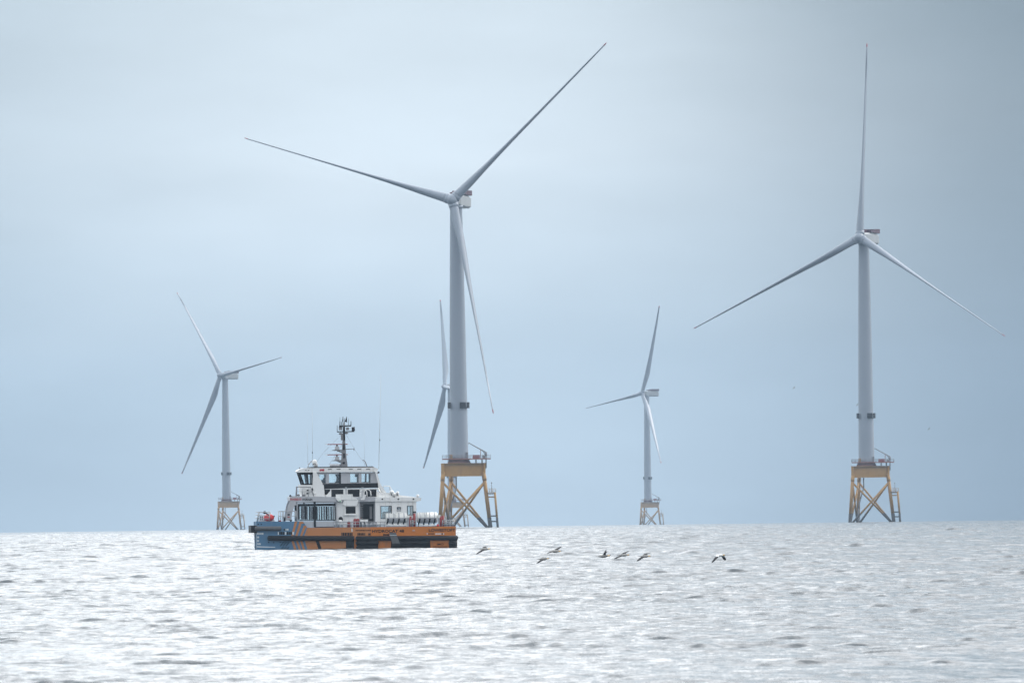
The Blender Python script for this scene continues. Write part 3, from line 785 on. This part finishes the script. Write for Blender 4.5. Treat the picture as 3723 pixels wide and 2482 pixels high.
        def pr(pts): mb.prism([P_(q) for q in pts], y, y+.1, M['dark'])
        pr([(1087, 1717), (1138, 1716), (1138, 1723.8), (1134, 1724), (1096, 1725), (1089.5, 1725)])
        pr([(1089.5, 1725), (1096, 1725), (1107, 1757), (1100, 1757)])
        pr([(1113, 1724.2), (1121, 1724), (1124, 1757), (1118, 1757)])
        pr([(1134, 1724), (1138, 1723.8), (1138, 1757), (1134, 1757)])
        pr([(1100, 1757), (1138, 1757), (1138, 1763), (1102, 1763)])
    # front: raked window frame with mullions
    t0 = pt(1087, 1717, -WH); b0 = pt(1102, 1763, -WH)
    for y in (-WH+.15, -1.0, 1.0, WH-.15): mb.cyl((t0.x+.05, y, t0.z), (b0.x+.05, y, b0.z), .09, .09, M['dark'], 6)
    mb.cyl((t0.x+.05, -WH+.1, t0.z-.05), (t0.x+.05, WH-.1, t0.z-.05), .1, .1, M['dark'], 6); mb.cyl((b0.x+.05, -WH+.1, b0.z+.05), (b0.x+.05, WH-.1, b0.z+.05), .1, .1, M['dark'], 6)
    a = S(1374, 1764, -WH); b = S(1374, 1716, -WH)
    mb.box((a[0]-.1, -WH+.1, a[1]), (a[0], WH-.1, b[1]), M['greyw'])
    wh = mb.build('wheelhouse', root)
    m_ = MB(); a = S(1090, 1757, -WH); b = S(1350, 1722, -WH)
    for (a_, b_, c_, d_) in holes+[(1096, 1725, 1134, 1757)]:
        p = S(a_, d_, -WH); q = S(c_, b_, -WH)
        for y in (-WH+.04, WH-.06): m_ = MB(); m_.box((p[0], y, p[1]), (q[0], y+.02, q[1]), M['glass']); m_.build('window', wh)
    # helm seats and console seen through the glass
    m_ = MB(); P_ = lambda x, y: S(x, y, -WH)
    m_.prism([P_(1222, 1723), (P_(1236, 1723)), P_(1236, 1757), P_(1218, 1757), P_(1226, 1748), P_(1228, 1736)], -.6, .1, M['dark'])
    m_.prism([P_(1163, 1746), P_(1176, 1744), P_(1180, 1736), P_(1186, 1736), P_(1186, 1758), P_(1163, 1758)], -.9, -.3, M['dark'])
    m_.prism([P_(1295, 1722), P_(1306, 1722), P_(1306, 1733), P_(1295, 1733)], -.4, .2, M['dark'])
    m_.prism([P_(1331, 1721), P_(1337, 1721), P_(1336, 1754), P_(1330, 1754)], -.4, 0, M['dark'])
    m_.build('helm_seat', root)
    mb = MB()
    pprism(mb, [(1080, 1713), (1090, 1706), (1106, 1701), (1360, 1698), (1376, 1703), (1373, 1714.5), (1140, 1716.5), (1084, 1717)], -WH-.3, WH+.3, M['white'])
    pprism(mb, [(1122, 1700.6), (1362, 1697.8), (1355, 1694.5), (1130, 1697)], -WH, WH, M['dark'])
    for x in (1200, 1232, 1276, 1307, 1339): pbox(mb, x-7, 1704, x+7, 1706.6, -WH-.32, -WH-.301, M['dark'])
    for x in (1113, 1123): pbox(mb, x-3, 1708, x+3, 1710, -WH-.32, -WH-.301, M['dark'])
    pbox(mb, 1163, 1704.5, 1180, 1712, -WH-.315, -WH-.301, M['inkred'])
    roof = mb.build('roof', root)
    for s in (-1, 1):
        ya, yb = (-WH-.42, -WH-.12) if s < 0 else (WH+.12, WH+.42)
        m_ = MB(); m_.prism([S(*q, -WH) for q in ((1139, 1716.6), (1151, 1716.6), (1173, 1756), (1180, 1800), (1176, 1804), (1140, 1804), (1137, 1757))], ya, yb, M['white']) if s < 0 else m_.prism([S(*q, -WH) for q in ((1139, 1716.6), (1151, 1716.6), (1173, 1756), (1180, 1800), (1140, 1804))], ya, yb, M['white'])
        m_.build('strut', root)
        m_ = MB(); m_.prism([S(*q, -WH) for q in ((1364, 1714.5), (1370, 1714.5), (1383, 1757), (1405, 1791), (1398, 1791), (1388, 1787), (1376, 1763))], ya, yb, M['white'])
        m_.prism([S(*q, -WH) for q in ((1377, 1765), (1382, 1768), (1397, 1790.5), (1386, 1788))], ya+.05, yb-.05, M['steel']); m_.build('strut', root)
    # aft upper deck bulwark
    mb = MB()
    pprism(mb, [(1373, 1786), (1384, 1790), (1448, 1791), (1452, 1799), (1518, 1806.8), (1373, 1806.8)], -WH-.6, -WH-.4, M['white'])
    mb.build('bulwark', root); mb = MB()
    pprism(mb, [(1373, 1786), (1384, 1790), (1448, 1791), (1452, 1799), (1518, 1806.8), (1373, 1806.8)], WH+.4, WH+.6, M['white'])
    mb.build('bulwark', root)
    for x, y, r in ((1425, 1788, .3), (1433, 1796, .28), (1446, 1790, .22), (1519, 1801, .22)):
        mb = MB(); mb.ball(pt(x, y, -WH-.8), (r, r, r*.8), M['white'], 12, 8); mb.cyl(pt(x, y+2, -WH-.8), pt(x, y+12, -WH-.8), .1, .1, M['steel'], 6)
        mb.build('antenna_dome', ud)
    m_ = MB()
    m_.tube([pt(1395, 1766, -WH), pt(1417, 1766, -WH), pt(1430, 1790, -WH)], .05, M['white'], 6); m_.tube([pt(1417, 1766, -WH), pt(1419, 1790, -WH)], .04, M['alu'], 6)
    m_.tube([pt(1395, 1766, -WH), pt(1393, 1788, -WH)], .03, M['alu'], 5); m_.build('railing', root)
    # equipment box and davit on the upper deck
    m_ = MB(); pprism(m_, [(1222, 1796), (1283, 1795.5), (1284, 1806), (1300, 1812), (1296, 1816), (1224, 1817)], -WU-.02, -WH-.1, M['white']); m_.build('equipment_box', root)
    m_ = MB()
    for dx in (0, 14):
        c = [(1309+dx, 1806), (1310+dx, 1790), (1316+dx, 1780), (1326+dx, 1778.5), (1334+dx, 1785), (1336+dx, 1806)]
        m_.tube([pt(*q, -WU+.2) for q in c], .06, M['white'], 6)
    pprism(m_, [(1322, 1797), (1334, 1798), (1330, 1806), (1326, 1817), (1313, 1817), (1313, 1811), (1319, 1810)], -WU-.3, -WU-.02, M['white'])
    m_.build('davit', root)
    # forward upper railing
    for y in (-WU+.15, WU-.15):
        m_ = MB()
        m_.tube([pt(1077, 1804, y), pt(1079, 1769, y), pt(1131, 1770, y), pt(1142, 1803, y)], .05, M['steel'], 6)
        m_.tube([pt(1100, 1804, y), pt(1103, 1769, y)], .05, M['alu'], 6); m_.tube([pt(1078, 1786, y), pt(1136, 1787, y)], .03, M['alu'], 5)
        m_.tube([pt(1123, 1804, y), pt(1125, 1770, y)], .05, M['alu'], 6)
        m_.build('railing', root)
    m_ = MB(); m_.ball(pt(1086, 1799, -3.4), (.22, .22, .14), M['steel'], 8, 6); m_.ball(pt(1106, 1800, -3.4), (.22, .22, .14), M['steel'], 8, 6)
    m_.ball(pt(1144, 1793, -3.7), (.18, .18, .18), M['white'], 8, 6); m_.ball(pt(1137, 1779, -3.6), (.12, .12, .2), M['dark'], 8, 6)
    m_.ball(pt(1121, 1782, -3.6), (.2, .1, .1), M['dark'], 8, 6); m_.ball(pt(1120, 1793, -3.6), (.2, .1, .1), M['dark'], 8, 6)
    m_.cyl(pt(1054, 1800, -3.9), pt(1060, 1804, -3.9), .13, .13, M['dark'], 8)
    m_.build('deck_fittings', root)
    # ---- mast with radars and antennas
    yM = 0.0
    def q(x, y, yy=yM): return pt(x, y, yy)
    # keep the mast upright: build about its own axis
    m_ = MB()
    def sec(x0, x1, y, w): a = q(x0, y); b = q(x1, y); return [Vector((a.x, -w, a.z)), Vector((b.x, -w, b.z)), Vector((b.x, w, b.z)), Vector((a.x, w, a.z))]
    m_.loft([sec(1238, 1264, 1696, .5), sec(1241, 1260, 1668, .38), sec(1244, 1256, 1625, .3), sec(1245, 1255, 1605, .28), sec(1247, 1254, 1545, .2), sec(1249, 1253, 1534, .12)], M['steel'], smooth=False)
    for (x0, y0, x1, y1) in ((1248, 1647, 1253, 1665), (1247, 1613, 1253, 1634), (1249, 1548, 1254, 1600)): 
        a = q(x0, y1); b = q(x1, y0); m_.box((a.x, -.42, a.z), (b.x, -.2, b.z), M['dark'])
    m_.ball(q(1250, 1682, -.45), (.17, .1, .17), M['dark'], 10, 6)
    pbox(m_, 1240, 1575, 1248, 1600, -.4, .1, M['steel'])
    mast = m_.build('mast', root)
    m_ = MB(); st = M['steel']
    m_.cyl(q(1226, 1569), q(1287, 1568), .07, .07, M['dark'], 8); m_.cyl(q(1233, 1549), q(1276, 1547), .09, .09, M['dark'], 8)
    m_.cyl(q(1250, 1568, -1.3), q(1250, 1568, 1.3), .07, .07, M['dark'], 8)
    for (x, y0, y1, r) in ((1226, 1545, 1571, .04), (1236, 1531, 1549, .07), (1242, 1533, 1549, .04), (1276, 1530, 1548, .06), (1267, 1520, 1548, .025), (1247, 1514, 1534, .06), (1260, 1514, 1534, .06), (1244, 1522, 1548, .03), (1253, 1520, 1535, .04), (1236, 1515, 1531, .02), (1287, 1550, 1570, .04)):
        m_.cyl(q(x, y1), q(x, y0), r, r*.7, M['dark'], 6)
    m_.cyl(q(1256, 1533), q(1260, 1520), .1, .08, M['dark'], 8); m_.cyl(q(1284, 1552), q(1285, 1566), .22, .22, M['dark'], 10)
    m_.cyl(q(1232, 1552), q(1245, 1552), .05, .05, M['dark'], 6); m_.box(tuple(q(1233, 1563, -.6)), tuple(q(1243, 1553, .2)), M['steel'])
    m_.box(tuple(q(1259, 1563, -.3)), tuple(q(1268, 1553, .3)), M['steel'])
    m_.ball(q(1238, 1576), (.25, .2, .15), M['steel'], 10, 6); m_.ball(q(1260, 1574), (.25, .2, .12), M['steel'], 10, 6)
    m_.cyl(q(1256, 1633), q(1288, 1631), .05, .04, M['steel'], 6); m_.cyl(q(1287, 1629), q(1287, 1637), .05, .05, M['steel'], 6)
    m_.build('antenna_frame', mast)
    for yb in (1614, 1651.5):
        m_ = MB()
        a = q(1184, yb+2.5); b = q(1267, yb-1.5); m_.box((a.x, -.18, a.z), (b.x, .0, b.z), M['white'])
        m_.box((a.x+.25, -.2, a.z-.01), (b.x-.15, -.181, a.z+.10), M['mred'])
        m_.cyl(q(1225, yb+8), q(1225, yb+2), .14, .12, M['steel'], 10)
        a = q(1218, yb+21); b = q(1233, yb+8); m_.box((a.x, -.35, a.z), (b.x, .35, b.z), M['greyw'])
        m_.prism([S(1204, yb+23, 0), S(1246, yb+26, 0), S(1246, yb+20, 0), S(1220, yb+19, 0)], -.4, .4, M['steel'])
        m_.cyl(q(1226, yb+24), q(1246, yb+31), .07, .07, st, 6)
        m_.build('radar_scanner', mast)
    # roof gear: dome, drum, horn
    m_ = MB(); m_.cyl(q(1219, 1697), q(1219, 1686), .74, .74, M['greyw'], 24); m_.build('roof_drum', roof)
    m_ = MB(); m_.cyl(q(1148, 1699, -1), q(1148, 1684, -1), .28, .28, M['white'], 16); m_.ball(q(1144, 1680, -1), (.33, .33, .38), M['white'], 16, 10)
    for y in (1687, 1692): 
        for x in (1141, 1147, 1153): m_.ball(pt(x, y, -1.33), (.07, .05, .07), M['dark'], 6, 4)
    m_.build('satellite_dome', roof)
    m_ = MB(); m_.tube([pt(1119, 1699, -1), pt(1122, 1688, -1), pt(1130, 1679, -1), pt(1137, 1674, -1)], .06, M['alu'], 6)
    m_.ball(pt(1090, 1701, -1), (.1, .1, .12), M['steel'], 8, 6)
    m_.tube([pt(1334, 1694, -1), pt(1330, 1682, -1), pt(1326, 1675, -1), pt(1318, 1671, -1)], .06, M['steel'], 6)
    m_.tube([pt(1378, 1714, -3), pt(1376, 1720, -3)], .12, M['dark'], 6); m_.build('roof_fittings', roof)
    def whip(x, y0, x1, y1, yy, r=.03, knob=None):
        m_ = MB(); m_.cyl(pt(x, y0, yy), pt(x1, y1, yy), r, r*.5, M['alu'], 6)
        if knob: m_.cyl(pt(x+(x1-x)*.5, knob-3, yy), pt(x+(x1-x)*.5, knob+3, yy), .05, .05, M['dark'], 6)
        m_.build('whip_antenna', roof)
    whip(1120, 1700, 1118, 1560, 0, .022); whip(1137, 1694, 1135, 1470, 0, .022, 1645); whip(1377, 1703, 1385, 1360, 0, .03, 1599); whip(1326, 1694, 1324, 1560, 0, .012)
    m_ = MB()
    for (a, b) in (((1254, 1572), (1300, 1650)), ((1300, 1650), (1330, 1690)), ((1246, 1575), (1180, 1640)), ((1180, 1640), (1150, 1680)), ((1246, 1612), (1195, 1690))):
        m_.cyl(q(*a), q(*b), .012, .012, M['steel'], 5)
    m_.build('stay_wires', mast)
    # ---- deck rails
    ye = -HB+.15
    for y in (ye, -ye):
        m_ = MB(); m_.tube([pt(936, 1895, y), pt(942, 1861, y), pt(983, 1862, y), pt(980, 1895, y)], .06, M['alu'], 6)
        for h in (1873, 1884): m_.cyl(pt(939, h, y), pt(981, h+1, y), .05, .05, M['alu'], 6)
        for x in (963,): m_.cyl(pt(x, 1895, y), pt(x+1, 1861, y), .045, .045, M['alu'], 6)
        if y > 0: m_.build('railing', root)
    m_ = MB(); m_.tube([pt(936, 1895, ye), pt(942, 1861, ye), pt(983, 1862, ye), pt(980, 1895, ye)], .06, M['alu'], 6)
    for h in (1873, 1884): m_.cyl(pt(939, h, ye), pt(981, h+1, ye), .05, .05, M['alu'], 6)
    a = pt(936, 1895, ye); b = pt(942, 1861, ye)
    for f in (.35, .7, 1): m_.cyl((a.x+(b.x-a.x)*f, ye, a.z+(b.z-a.z)*f), (a.x+(b.x-a.x)*f, -ye, a.z+(b.z-a.z)*f), .05, .05, M['alu'], 6)
    m_.build('railing', root)
    m_ = MB(); m_.ball(pt(964, 1862, -3.6), (.22, .18, .2), M['dark'], 8, 6); m_.cyl(pt(964, 1862, -3.6), pt(980, 1872, -3.6), .1, .07, M['dark'], 6)
    for x in (946, 953, 961): pbox(m_, x, 1876, x+5, 1893, -2.9, -2.5, M['steel'])
    pbox(m_, 944, 1889, 1000, 1895, -3.2, -2.2, M['greyw']); m_.build('bow_winch', root)
    m_ = MB()
    m_.tube([pt(1015, 1895, ye), pt(1015, 1858, ye), pt(1078, 1857, ye), pt(1079, 1893, ye)], .055, M['alu'], 6)
    for x in (1021, 1028, 1032): m_.cyl(pt(x+2, 1895, ye+1.0), pt(x, 1859, ye+1.0), .05, .05, M['alu'], 6)
    m_.cyl(pt(1015, 1876, ye), pt(1079, 1875, ye), .03, .03, M['alu'], 6); m_.tube([pt(1076, 1893, ye), pt(1075, 1858, ye)], .05, M['alu'], 6)
    m_.build('railing', root)
    for (x, y) in ((1036, 1889), (1059, 1892)):
        m_ = MB(); m_.cyl(pt(x, y+5, -4.1), pt(x, y-9 if x < 1050 else y-3, -4.1), .14, .14, M['dark'], 10); m_.ball(pt(x, y-9 if x < 1050 else y-3, -4.1), (.2, .2, .1), M['steel'], 8, 5)
        m_.build('mooring_bollard', root)
    m_ = MB(); m_.ball(pt(1018.5, 1893, -4.2), (.24, .15, .12), M['mred'], 8, 5); m_.build('deck_fitting', root)
    m_ = MB()
    for (x0, x1) in ((1218, 1304), (1304, 1404)):
        for h in (1896, 1906): m_.cyl(pt(x0, h, ye), pt(x1, h, ye), .055 if h < 1900 else .035, .05, M['alu'], 6)
    for x in range(1218, 1406, 15): m_.cyl(pt(x, 1917, ye), pt(x, 1896, ye), .045, .045, M['alu'], 6)
    m_.build('railing', root)
    m_ = MB()
    for h in (1890, 1900): m_.cyl(pt(1492, h+3, ye), pt(1515, h+3, ye), .05, .05, M['alu'], 6)
    for x in (1493, 1503, 1514): m_.cyl(pt(x, 1914, ye), pt(x, 1890, ye), .05, .05, M['alu'], 6)
    m_.build('railing', root); m_ = MB()
    for h in (1890, 1897, 1904): m_.tube([pt(1609, h, ye), pt(1653, h, ye), pt(1651, h, -ye)], .05, M['alu'], 6)
    for i, x in enumerate((1610, 1617, 1624, 1631, 1638, 1645, 1652)): m_.cyl(pt(x-2, 1913, ye), pt(x, 1890, ye), .05, .05, M['steel' if i % 2 else 'alu'], 6)
    m_.build('railing', root)
    # odds and ends on the side deck
    m_ = MB(); pbox(m_, 1310, 1887, 1339, 1895, -4.2, -3.3, M['white']); m_.cyl(pt(1317, 1895, -4.1), pt(1322, 1916, -4.1), .1, .1, M['white'], 8); m_.cyl(pt(1330, 1895, -4.1), pt(1336, 1916, -4.1), .1, .1, M['white'], 8)
    m_.build('deck_table', root)
    for (x, h, r, mt) in ((1232, 1893, .2, 'greyw'), (1239, 1889, .24, 'white'), (1350, 1900, .2, 'greyw'), (1365, 1898, .25, 'greyw'), (1376, 1901, .22, 'white')):
        m_ = MB(); m_.cyl(pt(x, 1916, -4.0), pt(x, h, -4.0), r, r, M[mt], 12)
        if x == 1239: m_.ball(pt(1240, 1886, -4.0), (.3, .2, .34), M['dark'], 8, 6)
        m_.build('vent_pipe', root)
    for x in (1269, 1292, 1302):
        m_ = MB(); m_.cyl(pt(x, 1917, -3.6), pt(x, 1889 if x != 1269 else 1899, -3.6), .24, .24, M['mred'], 12); m_.ball(pt(x, 1889 if x != 1269 else 1899, -3.6), (.24, .24, .2), M['mred'], 12, 6)
        m_.build('fire_extinguisher', root)
    m_ = MB(); m_.ball(pt(1312, 1882, -2.9), (.15, .15, .15), M['mred'], 8, 5); m_.build('deck_fitting', root)
    for x, y0 in ((1492.5, 1876), (1507, 1866), (1603.5, 1876), (1611, 1874)):
        m_ = MB(); m_.cyl(pt(x, 1917, -4.2), pt(x, y0, -4.2), .15, .15, M['mred'], 8)
        if x in (1507, 1611): m_.cyl(pt(x-9, 1886, -4.2), pt(x+3, 1885, -4.2), .1, .1, M['mred'], 6)
        m_.build('red_post', root)
    m_ = MB(); pbox(m_, 1481, 1873, 1490, 1882, -4.3, -3.7, M['canister']); pbox(m_, 1483, 1882, 1489, 1914, -4.1, -3.8, M['greyw']); m_.build('deck_light', root)
    m_ = MB(); pbox(m_, 1592, 1871, 1602, 1882, -4.3, -3.7, M['canister']); pbox(m_, 1594, 1882, 1600, 1914, -4.1, -3.8, M['greyw'])
    m_.build('deck_light', root)
    # ---- life raft cradles belong to the boat, the canisters are things of their own
    m_ = MB()
    for x0, x1 in ((1404, 1478), (1519, 1588)):
        for k in range(4):
            x = x0+8+(x1-x0-14)*k/3
            m_.tube([pt(x, 1884, -4.35), pt(x-1, 1893, -4.25), pt(x-4, 1901, -3.9), pt(x-6, 1913, -3.6)], .10, M['dark'], 8)
        m_.tube([pt(x0, 1914, -4.2), pt(x1, 1913, -4.2)], .08, M['alu'], 6); m_.tube([pt(x0+3, 1909, -4.2), pt(x1, 1909, -4.2)], .07, M['white'], 6)
        for k in range(3): m_.ball(pt(x0+12+k*20, 1906, -3.9), (.28, .2, .16), M['white'], 10, 6)
    m_.build('raft_cradle', root)
    # hull interior deck plate
    Wm = root.matrix_basis.copy()
    def raft(x0, x1, yc, ylat, label):
        a = pt(x0, yc, ylat); b = pt(x1, yc, ylat); mid = (a+b)/2
        t = empty('life_raft_canister', Matrix.Translation(p0) @ Matrix.Rotation(YAW, 4, 'Z') @ mid, YAW)
        tag(t, label, 'life raft', 'white life raft canisters on the aft deck')
        L = (b.x-a.x)/2; r = .72; m_ = MB(); n = 20; rings = []
        for x, rr_ in ((-L, r*.72), (-L*.97, r*.9), (-L*.88, r), (-.04, r), (-.04, r*1.02), (.04, r*1.02), (.04, r), (L*.88, r), (L*.97, r*.9), (L, r*.72)):
            rings.append([Vector((x, rr_*math.cos(2*math.pi*i/n), rr_*math.sin(2*math.pi*i/n))) for i in range(n)])
        m_.loft(rings, M['canister'], smooth=True); m_.build('shell', t)
        m_ = MB(); rr2 = r+.02; arc = [math.pi*(1.0+i/12) for i in range(13)]
        prof2 = [(rr2*math.cos(t_), rr2*math.sin(t_)) for t_ in arc]+[((rr2-.015)*math.cos(t_), (rr2-.015)*math.sin(t_)) for t_ in reversed(arc)]
        m_.loft([[Vector((x, y, z)) for y, z in prof2] for x in (-L*.86, L*.86)], M['greyw'], smooth=False); m_.build('lower_shell', t)
        m_ = MB(); m_.box((-L*.93, -r-.03, -.05), (L*.93, r+.03, .03), M['greyw']); m_.build('seam_flange', t)
        for k in range(4):
            m_ = MB(); x = -L*.7+L*1.4*k/3; m_.cyl((x-.07, 0, 0), (x+.07, 0, 0), r+.012, r+.012, M['greyw'], 24); m_.build('strap', t)
    raft(1402, 1481, 1882, -3.6, 'white life raft canister nearest the cabin, in front of the aft cabin windows')
    raft(1516, 1591, 1881, -3.6, 'white life raft canister at the stern, its top against the sky')
    raft(1391, 1430, 1879, -2.8, 'white life raft canister partly hidden behind the one below the cabin window')
    def loose(name, fn, loc, label, cat):
        m_ = MB(); fn(m_); o = m_.build(name); o.location = Matrix.Translation(p0) @ Matrix.Rotation(YAW, 4, 'Z') @ loc; o.rotation_euler.z = YAW; tag(o, label, cat)
    def buoy(m_): m_.ball((0, 0, 0), (.72, .62, .52), M['red'], 24, 14); m_.cyl((.5, 0, .1), (.78, 0, .22), .1, .08, M['dark'], 8)
    loose('inflatable_fender', buoy, pt(979, 1881, -3.0), 'big bright red inflatable fender lying on the bow behind the rail', 'fender')
    def ball(m_): m_.ball((0, 0, 0), (.21, .2, .17), M['red'], 14, 8); m_.cyl((0, 0, .14), (0, 0, .24), .05, .04, M['dark'], 6)
    loose('small_float', ball, pt(1592, 1909, -4.1), 'small bright red float on the aft deck under the last life raft', 'float')
build_ship()
#@@ENDSHIP
#@@BIRDS
# ---------------------------------------------------------------- gannets
def gannet(px, py, K, beak, tail, near, far, label, small=False, Y=1290.0, whitew=False):
    """coordinates of beak, tail and wing joints are (x, z) in metres from the bird's centre; wings add a lateral y"""
    c = at(px, py, Y)
    mb = MB(); n = 12
    bx, bz = beak; tx, tz = tail; Lb = bx-tx
    dirv = Vector((bx-tx, 0, bz-tz)).normalized()
    up = Vector((-dirv.z, 0, dirv.x))
    prof = [(0.0, .008, .018), (.10, .012, .05), (.18, .03, .055), (.28, .055, .07), (.42, .075, .085), (.55, .078, .085), (.66, .06, .06), (.74, .038, .038), (.80, .034, .034), (.845, .036, .034), (.875, .026, .024), (.89, .017, .016), (.95, .010, .010), (1.0, .002, .002)]
    rings = []
    for u, h, w in prof:
        o = Vector((tx, 0, tz))+dirv*(u*Lb)+up*(-.02*math.sin(math.pi*u))
        h *= 1.2*Lb/0.95; w *= 1.1*Lb/0.95
        rings.append([o+up*(h*math.sin(2*math.pi*i/n))+Vector((0, w*math.cos(2*math.pi*i/n), 0)) for i in range(n)])
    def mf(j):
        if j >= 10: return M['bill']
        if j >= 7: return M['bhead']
        return M['bright' if whitew else 'bwhite_shade'] if j >= 1 else M['bblack']
    mb.loft(rings, M['bwhite_shade'], matf=mf)
    def wing(js, side):
        # js: list of (x, z, lateral, chord); closed thin lens sections
        rs = []
        for k, (x, z, y, ch) in enumerate(js):
            p = Vector((x, -side*y, z))
            sec = []
            for u, t in ((.5, 0), (.3, .10), (0, .14), (-.3, .08), (-.5, 0), (-.3, -.05), (0, -.07), (.3, -.05)):
                sec.append(p+dirv*(u*ch)+up*(t*ch*1.0))
            rs.append(sec)
        m0 = len(rs)
        mb.loft(rs, M['bwhite_shade'], matf=lambda j: M['bblack'] if j >= m0-4 else M['bright' if whitew else 'bwing_shade'])
    wing(near, 1); wing(far, -1)
    o = mb.build('gannet'); o.location = c; o.rotation_euler = (0, 0, R(-6))
    tag(o, label, 'seabird', 'gannets gliding low over the water' if not small else 'tiny gannets far off in the sky')
    return o
def W3(sh, wr, tip, y, ch=.25):
    (sx, sz), (wx, wz), (qx, qz) = sh, wr, tip
    mx, mz = (wx+qx)/2, (wz+qz)/2
    return [(sx, sz, .03, ch*1.05), ((sx+wx)/2, (sz+wz)/2, y*.25, ch), (wx, wz, y*.45, ch*.9), (mx, mz, y*.72, ch*.75), (qx*.8+mx*.2, qz*.8+mz*.2, y*.93, ch*.5), (qx, qz, y, .07)]
def build_birds():
    G = 62050/1290.0/1.0        # px per metre at the flock
    def mk(zx, zy, sc, cen, beak, tail, near, far, ny, fy, label, ch=.32, whitew=False):
        q = lambda p: ((p[0]-cen[0])/sc/G, (cen[1]-p[1])/sc/G)
        gannet(zx+cen[0]/sc, zy+cen[1]/sc, G, q(beak), q(tail), W3(*[q(p) for p in near], ny, ch), W3(*[q(p) for p in far], fy, ch), label, whitew=whitew)
    mk(1700, 1950, 5.6, (350, 248), (492, 240), (218, 257), [(335, 262), (275, 298), (195, 352)], [(350, 238), (335, 210), (390, 205)], .55, .7, 'gannet closest to the workboat, near wing angled down and back')
    mk(1700, 1950, 5.6, (1790, 293), (1932, 291), (1648, 296), [(1760, 305), (1700, 312), (1650, 337)], [(1795, 285), (1815, 250), (1887, 205)], .75, .7, 'gannet flying highest of the pair right of the boat, far wing raised')
    mk(1700, 1950, 5.6, (1545, 455), (1692, 439), (1403, 457), [(1530, 468), (1485, 498), (1428, 541)], [(1545, 445), (1530, 428), (1572, 430)], .6, .8, 'gannet skimming lowest over the water, near wing pointing down, other wing hidden')
    mk(2140, 1960, 9.046, (515, 535), (770, 519), (232, 560), [(520, 530), (545, 450), (640, 408)], [(505, 520), (520, 455), (552, 352)], .5, .6, 'gannet leading the close trio at its left, both wings raised above its body', ch=.2)
    mk(2140, 1960, 9.046, (1150, 525), (1392, 502), (940, 516), [(1060, 545), (960, 585), (868, 638)], [(1145, 500), (1165, 440), (1302, 388)], .55, .7, 'middle gannet of the close trio, far wing up and near wing trailing down')
    mk(2140, 1960, 9.046, (1850, 550), (2082, 541), (1638, 552), [(1790, 575), (1710, 630), (1622, 712)], [(1850, 530), (1865, 475), (1982, 450)], .55, .75, 'rightmost gannet of the close trio, near wing hanging steeply down')
    mk(2540, 1980, 16.8, (1260, 600), (1705, 600), (835, 655), [(1180, 620), (1130, 730), (865, 1065)], [(1450, 640), (1490, 740), (1585, 945)], .6, .6, 'lone gannet far right of the flock, white body with both black-tipped wings beating down', ch=.30, whitew=True)
    for (px, py, Y, sc, lab) in ((2886, 1410, 5600, 1.0, 'tiny gannet alone in the sky left of the right turbine tower'), (3117, 1471, 5800, 1.0, 'tiny gannet beside the left edge of the right turbine tower'), (3377, 1559, 5800, 1.0, 'tiny gannet in the dark sky right of the right turbine')):
        gannet(px, py, G, (.42, .12), (-.42, -.12), W3((0, 0), (.15, .3), (.42, .55), .4), W3((0, 0), (-.12, -.12), (-.42, -.4), .5), lab, small=True, Y=Y)
build_birds()
#@@ENDBIRDS
# ---------------------------------------------------------------- haze
def build_haze():
    mb = MB(); mb.box((-23000, -23000, -38.5), (23000, 23000, 208), None)
    me = mb.mesh('haze'); me.materials.clear()
    m = bpy.data.materials.new('sea_haze'); m.use_nodes = True; t = NT(m.node_tree); t.n.clear()
    o = t.node('ShaderNodeOutputMaterial'); v = t.node('ShaderNodeVolumePrincipled')
    v.inputs['Color'].default_value = (0.45, 0.59, 0.74, 1); v.inputs['Density'].default_value = 3.0e-5
    v.inputs['Anisotropy'].default_value = 0.0
    t.l.new(v.outputs[0], o.inputs['Volume']); me.materials.append(m)
    h = link(bpy.data.objects.new('haze', me)); h['kind'] = 'stuff'; h['label'] = 'pale sea haze over the water'
build_haze()
